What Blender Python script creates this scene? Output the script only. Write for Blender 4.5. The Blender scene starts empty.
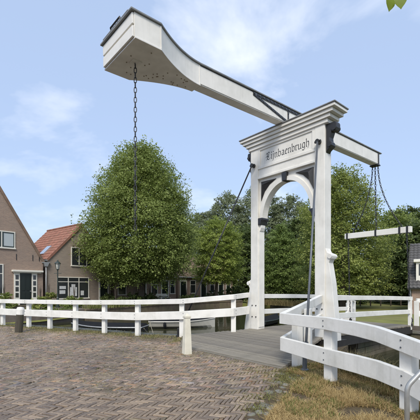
import bpy, bmesh, math, random
import numpy as np
from mathutils import Vector, Matrix, noise as mnoise
R = math.radians
random.seed(7)
sc = bpy.context.scene
col = sc.collection

# ---------------------------------------------------------------- camera
cd = bpy.data.cameras.new('camera')
cam = bpy.data.objects.new('camera', cd)
col.objects.link(cam)
FPX, HOR, EYE = 355.0, 286.0, 1.6
cd.sensor_width = 36.0
cd.lens = 36.0 * FPX / 420.0
cd.shift_y = (HOR - 210.0) / 420.0
cd.clip_end = 3000.0
cam.location = (0, 0, EYE)
cam.rotation_euler = (R(90), 0, 0)
sc.camera = cam

# ---------------------------------------------------------------- sky and sun
SUN_EL, SUN_AZ = 46.0, 186.0          # azimuth clockwise from +Y
w = bpy.data.worlds.new("World")
sc.world = w
w.use_nodes = True
nt = w.node_tree
nt.nodes.clear()
N = nt.nodes.new
out = N('ShaderNodeOutputWorld'); bg = N('ShaderNodeBackground')
sky = N('ShaderNodeTexSky'); sky.sky_type = 'NISHITA'; sky.sun_disc = False
sky.sun_elevation = R(SUN_EL); sky.sun_rotation = R(SUN_AZ)
sky.air_density = 1.0; sky.dust_density = 2.0; sky.ozone_density = 1.5
tc = N('ShaderNodeTexCoord')
mp = N('ShaderNodeMapping'); mp.inputs['Scale'].default_value = (1.0, 1.0, 2.1)
mp.inputs['Location'].default_value = (10.02, -5.91, -0.88)
nz = N('ShaderNodeTexNoise'); nz.inputs['Scale'].default_value = 1.9; nz.inputs['Detail'].default_value = 7
nz.inputs['Roughness'].default_value = 0.56; nz.inputs['Distortion'].default_value = 0.35
rp = N('ShaderNodeValToRGB')
rp.color_ramp.elements[0].position = 0.525; rp.color_ramp.elements[0].color = (0, 0, 0, 1)
rp.color_ramp.elements[1].position = 0.84; rp.color_ramp.elements[1].color = (1, 1, 1, 1)
haze = N('ShaderNodeMix'); haze.data_type = 'RGBA'; haze.inputs[0].default_value = 0.62
haze.inputs[7].default_value = (4.35, 5.5, 7.7, 1)
cl = N('ShaderNodeMix'); cl.data_type = 'RGBA'
cl.inputs[7].default_value = (8.3, 8.5, 8.9, 1)
L = nt.links.new
L(tc.outputs['Generated'], mp.inputs['Vector']); L(mp.outputs[0], nz.inputs['Vector'])
L(nz.outputs['Fac'], rp.inputs[0])
L(sky.outputs[0], haze.inputs[6]); L(haze.outputs[2], cl.inputs[6]); L(rp.outputs[0], cl.inputs[0])
L(cl.outputs[2], bg.inputs['Color']); bg.inputs['Strength'].default_value = 0.094
L(bg.outputs[0], out.inputs['Surface'])

sd = bpy.data.lights.new('sun', 'SUN'); sd.energy = 1.9; sd.angle = R(20); sd.color = (1.0, 0.95, 0.87)
so = bpy.data.objects.new('sun', sd); col.objects.link(so)
sv = Vector((math.sin(R(SUN_AZ)) * math.cos(R(SUN_EL)), math.cos(R(SUN_AZ)) * math.cos(R(SUN_EL)), math.sin(R(SUN_EL))))
so.rotation_euler = (-sv).to_track_quat('-Z', 'Y').to_euler()
so.location = sv * 60
sc.view_settings.view_transform = 'Standard'
sc.view_settings.look = 'None'
sc.view_settings.exposure = 0.72
sc.view_settings.gamma = 1.0

# ---------------------------------------------------------------- materials
def mat(name, base, rough=0.6, metal=0.0, var=0.0, vscale=6.0, dirt=None, dscale=2.0, damt=0.5, bump=0.0, bscale=40.0,
        stretch=None, streak=0.0, objrand=0.0, attr=None, coord='Object', spec=0.5, rvar=0.0, trans=0.0):
    m = bpy.data.materials.new(name); m.use_nodes = True
    t = m.node_tree; b = t.nodes['Principled BSDF']; n = t.nodes.new; l = t.links.new
    b.inputs['Roughness'].default_value = rough; b.inputs['Metallic'].default_value = metal
    b.inputs['Specular IOR Level'].default_value = spec
    tcn = n('ShaderNodeTexCoord'); src = tcn.outputs[coord]
    if coord == 'World':
        pass
    if stretch:
        mpn = n('ShaderNodeMapping'); mpn.inputs['Scale'].default_value = stretch; l(src, mpn.inputs[0]); src = mpn.outputs[0]
    rgb = n('ShaderNodeRGB'); rgb.outputs[0].default_value = (*base, 1); c = rgb.outputs[0]
    def mixc(fac, a, bcol, mode='MIX'):
        mx = n('ShaderNodeMix'); mx.data_type = 'RGBA'; mx.blend_type = mode
        if isinstance(fac, float): mx.inputs[0].default_value = fac
        else: l(fac, mx.inputs[0])
        if isinstance(a, tuple): mx.inputs[6].default_value = a
        else: l(a, mx.inputs[6])
        if isinstance(bcol, tuple): mx.inputs[7].default_value = bcol
        else: l(bcol, mx.inputs[7])
        return mx.outputs[2]
    def ramp(v, p0, p1, c0=0.0, c1=1.0):
        r = n('ShaderNodeMapRange'); r.inputs[1].default_value = p0; r.inputs[2].default_value = p1
        r.inputs[3].default_value = c0; r.inputs[4].default_value = c1; l(v, r.inputs[0]); return r.outputs[0]
    if attr:
        a = n('ShaderNodeAttribute'); a.attribute_name = attr
        c = mixc(1.0, c, a.outputs['Color'], 'MULTIPLY')
    if objrand:
        oi = n('ShaderNodeObjectInfo')
        cr = n('ShaderNodeValToRGB'); l(oi.outputs['Random'], cr.inputs[0])
        e = cr.color_ramp.elements; e[0].color = (1 - objrand, 1 - objrand, 1 - objrand * .9, 1); e[1].color = (1 + objrand, 1 + objrand, 1 + objrand * .9, 1)
        c = mixc(1.0, c, cr.outputs[0], 'MULTIPLY')
    if var:
        x = n('ShaderNodeTexNoise'); x.inputs['Scale'].default_value = vscale; x.inputs['Detail'].default_value = 6; l(src, x.inputs['Vector'])
        g = ramp(x.outputs['Fac'], 0.25, 0.75, 1 - var, 1 + var)
        cb = n('ShaderNodeCombineColor'); 
        for k in range(3): l(g, cb.inputs[k])
        c = mixc(1.0, c, cb.outputs[0], 'MULTIPLY')
    if dirt:
        x = n('ShaderNodeTexNoise'); x.inputs['Scale'].default_value = dscale; x.inputs['Detail'].default_value = 8
        x.inputs['Roughness'].default_value = 0.65; l(src, x.inputs['Vector'])
        g = ramp(x.outputs['Fac'], 0.45, 0.75, 0.0, damt)
        c = mixc(g, c, (*dirt, 1))
    if streak:
        m2 = n('ShaderNodeMapping'); m2.inputs['Scale'].default_value = (1, 1, .07); l(tcn.outputs['Object'], m2.inputs[0])
        x = n('ShaderNodeTexNoise'); x.inputs['Scale'].default_value = 16; x.inputs['Detail'].default_value = 6; l(m2.outputs[0], x.inputs['Vector'])
        x2 = n('ShaderNodeTexNoise'); x2.inputs['Scale'].default_value = 1.1; x2.inputs['Detail'].default_value = 3; l(tcn.outputs['Object'], x2.inputs['Vector'])
        g = ramp(x.outputs['Fac'], 0.52, 0.78, 0.0, 1.0); g2 = ramp(x2.outputs['Fac'], 0.45, 0.65, 0.0, streak)
        mm = n('ShaderNodeMath'); mm.operation = 'MULTIPLY'; l(g, mm.inputs[0]); l(g2, mm.inputs[1])
        c = mixc(mm.outputs[0], c, (.20, .20, .14, 1))
        # fine specks of chipped paint and algae
        x3 = n('ShaderNodeTexNoise'); x3.inputs['Scale'].default_value = 55; x3.inputs['Detail'].default_value = 4; l(tcn.outputs['Object'], x3.inputs['Vector'])
        c = mixc(ramp(x3.outputs['Fac'], 0.66, 0.74, 0.0, streak * .8), c, (.26, .24, .17, 1))
    if rvar:
        x = n('ShaderNodeTexNoise'); x.inputs['Scale'].default_value = 1.7; x.inputs['Detail'].default_value = 5; l(src, x.inputs['Vector'])
        l(ramp(x.outputs['Fac'], 0.3, 0.7, max(0.05, rough - rvar), min(1, rough + rvar)), b.inputs['Roughness'])
    l(c, b.inputs['Base Color'])
    if bump:
        x = n('ShaderNodeTexNoise'); x.inputs['Scale'].default_value = bscale; x.inputs['Detail'].default_value = 5; l(src, x.inputs['Vector'])
        bp = n('ShaderNodeBump'); bp.inputs['Strength'].default_value = bump; bp.inputs['Distance'].default_value = 0.02
        l(x.outputs['Fac'], bp.inputs['Height']); l(bp.outputs[0], b.inputs['Normal'])
    if trans:
        tr = n('ShaderNodeBsdfTranslucent'); l(c, tr.inputs['Color'])
        ms = n('ShaderNodeMixShader'); ms.inputs[0].default_value = trans
        l(b.outputs[0], ms.inputs[1]); l(tr.outputs[0], ms.inputs[2])
        l(ms.outputs[0], t.nodes['Material Output'].inputs['Surface'])
    return m

def brickwall(name, c1, c2, mortar, dirt):
    m = bpy.data.materials.new(name); m.use_nodes = True
    t = m.node_tree; b = t.nodes['Principled BSDF']; n = t.nodes.new; l = t.links.new
    b.inputs['Roughness'].default_value = 0.85
    tcn = n('ShaderNodeTexCoord'); sx = n('ShaderNodeSeparateXYZ'); l(tcn.outputs['Object'], sx.inputs[0])
    ad = n('ShaderNodeMath'); ad.operation = 'ADD'; l(sx.outputs[0], ad.inputs[0]); l(sx.outputs[1], ad.inputs[1])
    cb = n('ShaderNodeCombineXYZ'); l(ad.outputs[0], cb.inputs[0]); l(sx.outputs[2], cb.inputs[1])
    bt = n('ShaderNodeTexBrick'); l(cb.outputs[0], bt.inputs['Vector'])
    bt.inputs['Color1'].default_value = (*c1, 1); bt.inputs['Color2'].default_value = (*c2, 1); bt.inputs['Mortar'].default_value = (*mortar, 1)
    bt.inputs['Scale'].default_value = 1.0; bt.inputs['Brick Width'].default_value = 0.22; bt.inputs['Row Height'].default_value = 0.065
    bt.inputs['Mortar Size'].default_value = 0.008; bt.inputs['Bias'].default_value = -0.1
    x = n('ShaderNodeTexNoise'); x.inputs['Scale'].default_value = 0.9; x.inputs['Detail'].default_value = 9; x.inputs['Roughness'].default_value = .7
    l(tcn.outputs['Object'], x.inputs['Vector'])
    r = n('ShaderNodeMapRange'); r.inputs[1].default_value = .4; r.inputs[2].default_value = .75; r.inputs[3].default_value = 0; r.inputs[4].default_value = .55
    l(x.outputs['Fac'], r.inputs[0])
    mx = n('ShaderNodeMix'); mx.data_type = 'RGBA'; l(r.outputs[0], mx.inputs[0]); l(bt.outputs['Color'], mx.inputs[6]); mx.inputs[7].default_value = (*dirt, 1)
    l(mx.outputs[2], b.inputs['Base Color'])
    bp = n('ShaderNodeBump'); bp.inputs['Strength'].default_value = .5; bp.inputs['Distance'].default_value = .02; bp.invert = True
    l(bt.outputs['Fac'], bp.inputs['Height']); l(bp.outputs[0], b.inputs['Normal'])
    return m

M = {}
M['cream'] = mat('cream_paint', (0.70, 0.66, 0.54), .55, var=.06, dirt=(.4,.37,.27), dscale=4, damt=.5, bump=.1)
M['white'] = mat('white_paint', (0.79, 0.765, 0.70), 0.45, streak=.24, var=0.05, vscale=3, dirt=(0.42, 0.40, 0.33), dscale=1.6, damt=0.38, bump=0.05, bscale=30)
M['fence'] = mat('white_fence_paint', (0.79, 0.768, 0.71), 0.5, streak=.22, var=0.05, vscale=5, dirt=(0.40, 0.39, 0.31), dscale=2.6, damt=0.42, bump=0.08, bscale=25)
M['soffit'] = mat('weathered_cream_paint', (0.75, 0.73, 0.69), 0.7, var=0.10, vscale=5, dirt=(0.52, 0.49, 0.43), dscale=3, damt=0.35)
M['bolt_rust'] = mat('rusty_bolt', (0.30, 0.26, 0.20), .7)
M['black'] = mat('black_iron', (0.022, 0.022, 0.024), 0.4, var=0.2, vscale=12, bump=0.1)
M['grey_iron'] = mat('grey_iron', (0.12, 0.13, 0.145), 0.45, metal=0.3, var=0.15)
M['galv'] = mat('galvanised_tube', (0.42, 0.42, 0.40), 0.4, metal=0.6, var=0.12, vscale=20)
M['lead'] = mat('lead_sheet', (0.22, 0.225, 0.225), 0.55, metal=0.2, var=0.25, vscale=4, dirt=(.36, .35, .31), dscale=3, damt=.6)
M['plank'] = mat('weathered_plank', (0.215, 0.19, 0.15), 0.72, var=0.25, vscale=4, stretch=(1.0, 14, 14), objrand=0.22, dirt=(0.10, 0.095, 0.075), dscale=1.2, damt=0.6, bump=0.35, bscale=12, rvar=.15)
M['tar'] = mat('tarred_timber', (0.025, 0.023, 0.02), 0.7, var=0.3, bump=.3)
BR = dict(rough=0.36, var=0.25, vscale=18, bump=0.4, bscale=60, rvar=0.22)
M['brick_obj'] = mat('clinker_brick', (0.225, 0.168, 0.118), objrand=0.4, dirt=(0.20, 0.165, 0.125), dscale=9, damt=.5, **BR)
M['brick_attr'] = mat('clinker_brick_field', (0.215, 0.162, 0.113), attr='tint', dirt=(0.12, 0.098, 0.065), dscale=0.75, damt=.75, **BR)
M['bed'] = mat('sand_joint', (0.045, 0.038, 0.026), 0.9, var=0.35, vscale=14, dirt=(0.10, 0.10, 0.04), dscale=1.5, damt=.6, bump=.5)
M['soil'] = mat('soil', (0.085, 0.06, 0.034), 0.95, var=0.3, vscale=6, dirt=(0.07, 0.065, 0.025), dscale=1.1, damt=.7, bump=.6, bscale=20)
M['lawn'] = mat('lawn', (0.16, 0.165, 0.04), 0.95, var=0.3, vscale=1.2, dirt=(0.24, 0.20, 0.10), dscale=.35, damt=.5, bump=.6, bscale=30)
M['street'] = mat('brick_street', (0.13, 0.105, 0.085), 0.85, var=0.2, vscale=4, dirt=(.15, .14, .1), damt=.5)
M['stone'] = mat('quay_stone', (0.125, 0.105, 0.07), 0.85, var=0.35, vscale=3, dirt=(0.06, 0.075, 0.03), dscale=1.3, damt=.8, bump=.7, bscale=9)
M['quay_brick'] = mat('dark_quay_brick', (.16, .12, .08), .85, var=.3, vscale=4, dirt=(.09, .10, .04), dscale=1, damt=.7)
M['cobble'] = mat('grey_cobble', (0.19, 0.18, 0.155), 0.7, var=0.25, vscale=15, objrand=.25, dirt=(.12, .14, .05), dscale=5, damt=.6, bump=.5, bscale=40)
M['tile'] = mat('red_pantile', (0.28, 0.125, 0.085), 0.75, var=0.35, vscale=2.5, dirt=(.17, .11, .075), dscale=1.6, damt=.6, stretch=(1, 1, 1))
M['tile_brown'] = mat('brown_pantile', (0.20, 0.13, 0.09), 0.8, var=0.3, vscale=2.5, dirt=(.13, .12, .08), dscale=1.2, damt=.6)
M['slate'] = mat('dark_roof', (0.085, 0.08, 0.075), 0.7, var=0.25, vscale=3)
M['wallA'] = brickwall('pinkish_brick_wall', (0.33, 0.215, 0.15), (0.24, 0.155, 0.112), (0.36, 0.32, 0.27), (0.24, 0.20, 0.165))
M['wallB'] = brickwall('grey_brown_brick_wall', (0.31, 0.23, 0.165), (0.23, 0.165, 0.122), (0.36, 0.33, 0.28), (0.25, 0.225, 0.185))
M['wallC'] = brickwall('red_brown_brick_wall', (0.33, 0.205, 0.145), (0.27, 0.165, 0.12), (0.36, 0.31, 0.25), (0.25, 0.19, 0.145))
M['frame'] = mat('cream_window_paint', (0.72, 0.69, 0.60), 0.5, var=.05)
M['glass'] = mat('dark_window_glass', (0.03, 0.034, 0.036), 0.06, spec=0.6)
M['blind'] = mat('window_with_blind', (0.42, 0.46, 0.46), 0.2)
M['door'] = mat('dark_green_door', (0.014, 0.02, 0.017), 0.3)
M['skylight'] = mat('skylight_glass', (0.6, 0.65, 0.7), 0.1, metal=.7)
M['zinc'] = mat('zinc', (0.33, 0.34, 0.34), 0.5, metal=.4, var=.15)
M['bark'] = mat('bark', (0.085, 0.068, 0.05), 0.9, var=.3, vscale=8, bump=.8, bscale=14)
M['wood_old'] = mat('old_bollard_wood', (0.075, 0.062, 0.045), 0.9, var=.4, vscale=4, stretch=(8, 8, .8), dirt=(.05, .055, .03), dscale=1, damt=.8, bump=.6)
M['hull_white'] = mat('boat_white', (0.48, 0.46, 0.40), 0.35, var=.06)
M['hull_dark'] = mat('boat_dark_hull', (0.022, 0.023, 0.025), 0.4, var=.15)
M['canvas'] = mat('boat_cover', (0.016, 0.017, 0.019), 0.95, spec=.1, var=.2)
M['lamp_green'] = mat('dark_green_iron', (0.03, 0.042, 0.036), 0.4)
M['lamp_glass'] = mat('lamp_glass', (0.5, 0.5, 0.45), 0.1)
M['rope'] = mat('rope', (.35, .31, .22), .9)
M['poster'] = mat('white_card', (0.55, 0.56, 0.55), 0.6, var=.2, vscale=7)
M['leaf'] = mat('leaf', (1, 1, 1), 0.5, attr='tint', trans=.42, spec=.3)
M['blade'] = mat('grass_blade', (1, 1, 1), 0.7, attr='tint', trans=.25, spec=.2)

def water_mat():
    m = bpy.data.materials.new('canal_water'); m.use_nodes = True
    t = m.node_tree; b = t.nodes['Principled BSDF']; n = t.nodes.new; l = t.links.new
    b.inputs['Base Color'].default_value = (0.035, 0.036, 0.018, 1); b.inputs['Roughness'].default_value = .04
    b.inputs['IOR'].default_value = 1.33
    tcn = n('ShaderNodeTexCoord'); x = n('ShaderNodeTexNoise'); x.inputs['Scale'].default_value = 2.2; x.inputs['Detail'].default_value = 4
    l(tcn.outputs['Object'], x.inputs['Vector'])
    bp = n('ShaderNodeBump'); bp.inputs['Strength'].default_value = .16; bp.inputs['Distance'].default_value = .05
    l(x.outputs['Fac'], bp.inputs['Height']); l(bp.outputs[0], b.inputs['Normal'])
    return m
M['water'] = water_mat()

# ---------------------------------------------------------------- mesh helpers
class MB:
    def __init__(s): s.v = []; s.f = []
    def add(s, vs, fs):
        o = len(s.v); s.v += [tuple(p) for p in vs]; s.f += [tuple(i + o for i in f) for f in fs]; return s
    def box(s, x0, x1, y0, y1, z0, z1):
        return s.add([(x0, y0, z0), (x1, y0, z0), (x1, y1, z0), (x0, y1, z0), (x0, y0, z1), (x1, y0, z1), (x1, y1, z1), (x0, y1, z1)],
                     [(0, 3, 2, 1), (4, 5, 6, 7), (0, 1, 5, 4), (1, 2, 6, 5), (2, 3, 7, 6), (3, 0, 4, 7)])
    def prism(s, poly, a, b, axis='z'):
        """polygon extruded from a to b: axis z: (x,y); axis y: (x,z); axis x: (y,z)"""
        n = len(poly)
        def P(p, h):
            return (p[0], p[1], h) if axis == 'z' else ((p[0], h, p[1]) if axis == 'y' else (h, p[0], p[1]))
        vs = [P(p, a) for p in poly] + [P(p, b) for p in poly]
        fs = [tuple(range(n))[::-1], tuple(range(n, 2 * n))] + [(i, (i + 1) % n, n + (i + 1) % n, n + i) for i in range(n)]
        return s.add(vs, fs)
    def tube(s, path, r, n=8, closed=False, caps=True):
        P = [Vector(p) for p in path]; m = len(P); base = len(s.v); rings = []
        up = None
        for i, p in enumerate(P):
            if closed: d = P[(i + 1) % m] - P[i - 1]
            else: d = P[min(i + 1, m - 1)] - P[max(i - 1, 0)]
            d.normalize()
            if up is None:
                up = Vector((0, 0, 1)) if abs(d.z) < .9 else Vector((1, 0, 0))
            a = d.cross(up).normalized(); b = a.cross(d).normalized(); up = b
            rr = r[i] if isinstance(r, (list, tuple)) else r
            rings.append([p + a * (rr * math.cos(2 * math.pi * k / n)) + b * (rr * math.sin(2 * math.pi * k / n)) for k in range(n)])
        vs = [q for ring in rings for q in ring]; fs = []
        for i in range(m if closed else m - 1):
            j = (i + 1) % m
            for k in range(n):
                fs.append((i * n + k, i * n + (k + 1) % n, j * n + (k + 1) % n, j * n + k))
        if caps and not closed:
            fs.append(tuple(range(n))[::-1]); fs.append(tuple((m - 1) * n + k for k in range(n)))
        return s.add(vs, fs)
    def board(s, pts, t, h):
        """board swept along a polyline; pts=(x,y,ztop); t thickness in plan, h height"""
        n = len(pts); vs = []
        for i, p in enumerate(pts):
            a = Vector(pts[max(i - 1, 0)][:2]); b = Vector(pts[min(i + 1, n - 1)][:2]); q = Vector(p[:2])
            d1 = (q - a).normalized() if i > 0 else (b - q).normalized()
            d2 = (b - q).normalized() if i < n - 1 else d1
            n1 = Vector((-d1.y, d1.x)); n2 = Vector((-d2.y, d2.x)); mm = (n1 + n2).normalized()
            k = t / 2 / max(.3, mm.dot(n1))
            l_ = q + mm * k; r_ = q - mm * k
            vs += [(l_.x, l_.y, p[2]), (r_.x, r_.y, p[2]), (r_.x, r_.y, p[2] - h), (l_.x, l_.y, p[2] - h)]
        fs = [(3, 2, 1, 0)]
        for i in range(n - 1):
            o = i * 4
            for k in range(4): fs.append((o + k, o + (k + 1) % 4, o + 4 + (k + 1) % 4, o + 4 + k))
        o = (n - 1) * 4; fs.append((o, o + 1, o + 2, o + 3))
        return s.add(vs, fs)
    def lathe(s, prof, n=16, c=(0, 0)):
        vs = []; m = len(prof)
        for r, z in prof:
            for k in range(n): vs.append((c[0] + r * math.cos(2 * math.pi * k / n), c[1] + r * math.sin(2 * math.pi * k / n), z))
        fs = [(i * n + k, i * n + (k + 1) % n, (i + 1) * n + (k + 1) % n, (i + 1) * n + k) for i in range(m - 1) for k in range(n)]
        fs.append(tuple(range(n))[::-1]); fs.append(tuple((m - 1) * n + k for k in range(n)))
        return s.add(vs, fs)
    def mesh(s, name, m, smooth=False):
        me = bpy.data.meshes.new(name); me.from_pydata(s.v, [], s.f); me.validate()
        bm = bmesh.new(); bm.from_mesh(me); bmesh.ops.recalc_face_normals(bm, faces=bm.faces); bm.to_mesh(me); bm.free()
        me.materials.append(m)
        if smooth: me.polygons.foreach_set('use_smooth', [True] * len(me.polygons))
        return me
    def build(s, name, m, parent=None, bevel=0.0, smooth=False, loc=None, rz=None):
        o = bpy.data.objects.new(name, s.mesh(name, m, smooth)); col.objects.link(o)
        if parent: o.parent = parent
        if loc: o.location = loc
        if rz is not None: o.rotation_euler.z = rz
        if bevel:
            b = o.modifiers.new('bevel', 'BEVEL'); b.width = bevel; b.segments = 2; b.limit_method = 'ANGLE'; b.angle_limit = R(40)
        return o

def thing(name, label, cat, loc=(0, 0, 0), rz=0.0, group=None):
    o = bpy.data.objects.new(name, None); col.objects.link(o); o.empty_display_size = .3
    o.location = loc; o.rotation_euler = (0, 0, rz); return tag(o, label, cat, group)
def tag(o, label=None, cat=None, group=None, kind=None):
    if label: o['label'] = label
    if cat: o['category'] = cat
    if group: o['group'] = group
    if kind: o['kind'] = kind
    return o

def quads_mesh(name, V, tint, m):
    """V: (n,4,3) array of quads, tint: (n,3)"""
    n = len(V); me = bpy.data.meshes.new(name)
    me.vertices.add(n * 4); me.loops.add(n * 4); me.polygons.add(n)
    me.vertices.foreach_set('co', V.astype(np.float32).ravel())
    me.loops.foreach_set('vertex_index', np.arange(n * 4, dtype=np.int32))
    me.polygons.foreach_set('loop_start', np.arange(0, n * 4, 4, dtype=np.int32))
    me.update(calc_edges=True)
    a = me.color_attributes.new('tint', 'FLOAT_COLOR', 'POINT')
    c = np.ones((n, 4, 4), np.float32); c[:, :, :3] = tint[:, None, :]
    a.data.foreach_set('color', c.ravel())
    me.materials.append(m); return me

def linkmesh(name, me, parent=None):
    o = bpy.data.objects.new(name, me); col.objects.link(o)
    if parent: o.parent = parent
    return o

# ---------------------------------------------------------------- bridge frame: u across (towards right), v along (towards far bank)
UX, UY = 0.655, -0.756
VX, VY = 0.756, 0.655
CX, CY = 2.285, 10.59
BRZ = math.atan2(UY, UX)
def W2(u, v): return (CX + UX * u + VX * v, CY + UY * u + VY * v)
def W3(u, v, h): x, y = W2(u, v); return (x, y, h)
def deck_h(v): 
    if v < 0: return 0.05 + (0.24 - 0.05) * min(1, max(0, (v + 3.15) / 3.15))
    return 0.24 - 0.15 * (v / 6.2) ** 1.3

# ================================================================ LARGE STRUCTURE
WATER = -0.72
# water sheet
MB().add([(-900, -300, WATER), (900, -300, WATER), (900, 1200, WATER), (-900, 1200, WATER)], [(0, 1, 2, 3)]).build('water', M['water'])['kind'] = 'structure'

def ground_piece(name, outline, z, m):
    b = MB(); b.prism(outline, z - 3.0, z, 'z'); o = b.build(name, m); o['kind'] = 'structure'; return o

near_edge = [(-400, -140), (-27, -5), (-18, 4), (-11.2, 13.6), (-8.6, 14.95), (-7.0, 14.2), (-2.2, 11.95), (-0.8, 11.45)]
n2 = [W2(-1.75, 0.35), W2(1.75, 0.35)]
right_edge = [W2(2.0, -0.9), (2.25, 7.6), (2.55, 6.2), (3.15, 4.4), (4.6, 1.2), (9, -9), (60, -140)]
ground_piece('ground', near_edge + n2 + right_edge + [(60, -300), (-400, -300)], 0.0, M['soil'])
far_left = [(-400, -110), (-33, 2), (-24, 9), (-13.2, 18.4), (-10.3, 21.5), (-8.6, 24.4), (-4.4, 30.5), (0.9, 37.0), (3.5, 39.0)]
ground_piece('far_ground', far_left + [(60, 900), (-900, 900), (-900, -110)], 0.0, M['street'])
FR = -0.32
far_right = [(3.4, 38.9), (6.5, 37.6), (8.2, 33), (7.0, 24), W2(-1.75, 6.35), W2(1.75, 6.35), (9.4, 11.0), (13.5, 4.5), (30, -6), (900, -200)]
ground_piece('park_ground', far_right + [(900, 900), (60, 900)], FR, M['lawn'])
# sloping lawn on the far left bank
lb = MB(); lb.add([(-13.0, 18.5, -0.55), (-10.2, 21.35, -0.55), (-8.5, 24.3, -0.45), (-9.4, 24.9, 0.02), (-11.0, 22.1, 0.02), (-13.7, 19.3, 0.02), (-23.5, 9.4, -.55), (-24.3, 10.0, .02)],
                   [(0, 1, 4, 5), (1, 2, 3, 4), (6, 0, 5, 7)])
lb.build('lawn_bank', M['lawn'])['kind'] = 'structure'

# quay walls (stone courses)
def quay(pts, z0, z1, label, name='quay_wall', t=.25, cap=True, m='stone'):
    root = thing(name, label, 'quay wall', (pts[0][0], pts[0][1], z0))
    o = Vector((pts[0][0], pts[0][1], z0))
    def loc(p, z): return (p[0] - o.x, p[1] - o.y, z - o.z)
    b = MB(); b.board([loc(p, z1 - .12) for p in pts], t, z1 - .12 - z0); b.build('masonry', M[m], root)
    # coping stones
    rnd = random.Random(len(label))
    for i in range(len(pts) - 1 if cap else 0):
        a = Vector(pts[i]); c = Vector(pts[i + 1]); d = c - a; ln = d.length; n = max(1, int(ln / .9)); d.normalize()
        for k in range(n):
            p = a + d * (ln * k / n + .006); q = a + d * (ln * (k + 1) / n - .006); dz = rnd.uniform(-.012, .012)
            MB().board([loc(p, z1 + dz), loc(q, z1 + dz)], t + .10, .12)  .build('coping_stone', M['cobble' if m == 'stone' else 'quay_brick'], root, bevel=.012)
    return root
quay([(-8.6, 14.92), (-7.0, 14.18), (-2.2, 11.95), (-0.8, 11.47)] + [W2(-1.8, .33)], -2.2, 0.02, 'mossy stone quay wall behind the long white fence')
quay([W2(-1.8, .38), W2(1.8, .38)], -2.2, -.14, 'near stone abutment under the white portal', cap=False)
quay([W2(1.78, .33), W2(2.0, -.9), (2.25, 7.6), (2.55, 6.2), (3.15, 4.4), (4.6, 1.2)], -2.2, -0.05, 'overgrown bank wall below the right white railing', cap=False)
quay([W2(-1.8, 6.35), W2(1.8, 6.35)], -2.2, -0.12, 'far stone abutment at the end of the lifting deck')
quay([W2(1.75, 6.35), (9.4, 11.0), (13.5, 4.5)], -2.2, FR + .02, 'stone bank wall right of the far abutment')
quay([W2(-1.75, 6.35), (7.0, 24), (8.2, 33), (6.5, 37.6)], -2.2, FR + .02, 'low stone edge of the park bank')
quay([(-8.6, 24.35), (-4.4, 30.45), (0.9, 36.95), (3.5, 38.95)], -2.2, 0.03, 'brick quay edge in front of the old houses', m='quay_brick')

t = thing('bridge_pier', 'mossy stone pier under the middle of the lifting deck', 'bridge pier', (*W2(0, 4.3), -2.2), BRZ)
rq = random.Random(5)
MB().box(-1.02, 1.02, -1.96, 2.0, 0, 1.98).build('core', M['stone'], t)
for lv_ in range(6):
    y = -2.0 + (lv_ % 2) * -.2
    while y < 2.0:
        l_ = rq.uniform(.45, .7); y1 = min(2.0, y + l_); y0_ = max(-2.0, y)
        if y1 - y0_ > .1:
            MB().box(1.0, 1.05 + rq.uniform(0, .025), y0_ + .003, y1 - .003, .80 + lv_ * .2 + .003, 1.0 + lv_ * .2 - .003).build('stone', M['stone'], t, bevel=.01)
        y += l_
    x = -1.04 + (lv_ % 2) * -.25
    while x < 1.0:
        l_ = rq.uniform(.45, .7); x1 = min(1.04, x + l_); x0_ = max(-1.04, x)
        if x1 - x0_ > .1:
            MB().box(x0_ + .003, x1 - .003, -2.04 - rq.uniform(0, .02), -2.0, .80 + lv_ * .2 + .003, 1.0 + lv_ * .2 - .003).build('stone', M['stone'], t, bevel=.01)
        x += l_
# approach ramp on the far bank
rp_ = MB(); rp_.prism([(6.2 + .04, -.8), (6.24, .07), (9.5, FR + .012), (9.5, -.8)], -1.7, 1.7, 'x')
o = rp_.build('ramp', M['street'], loc=(CX, CY, 0), rz=BRZ); o['kind'] = 'structure'

# ---------------------------------------------------------------- brick pavement
def inpoly(x, y, P):
    c = False; j = len(P) - 1
    for i in range(len(P)):
        if (P[i][1] > y) != (P[j][1] > y) and x < (P[j][0] - P[i][0]) * (y - P[i][1]) / (P[j][1] - P[i][1]) + P[i][0]: c = not c
        j = i
    return c
d1 = W2(-2.35, -2.15); d2 = W2(-1.0, -3.2); d3 = W2(2.2, -3.2)
pav_poly = [(-11.5, 2.2), (-11.5, 12.6), (-10.2, 13.9), (-8.6, 14.1), (-6.9, 13.3), (-2.4, 11.1), (-1.15, 10.75), d1, d2, d3, (1.05, 5.75), (0.42, 4.4), (-0.1, 2.2)]
pavement = MB().prism(pav_poly, -.05, .004, 'z').build('pavement', M['bed']); pavement['kind'] = 'structure'
BL, BW, BG, BH = 0.216, 0.054, 0.010, 0.05
th = R(160)
ct, st = math.cos(th), math.sin(th)
def brick_local(l, wd):
    m = MB(); x, y = l / 2, wd / 2; e = .006
    m.add([(-x, -y, -BH), (x, -y, -BH), (x, y, -BH), (-x, y, -BH), (-x, -y, -e), (x, -y, -e), (x, y, -e), (-x, y, -e),
           (-x + e, -y + e, 0), (x - e, -y + e, 0), (x - e, y - e, 0), (-x + e, y - e, 0)],
          [(0, 1, 5, 4), (1, 2, 6, 5), (2, 3, 7, 6), (3, 0, 4, 7), (4, 5, 9, 8), (5, 6, 10, 9), (6, 7, 11, 10), (7, 4, 8, 11), (8, 9, 10, 11)])
    return m
bm_ = brick_local(BL - BG, BW - BG)
brick_me = bm_.mesh('brick', M['brick_obj'])
bricks = []
S = 190; n_ = 4
ux0, uy0 = -4.5, 7.5
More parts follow.
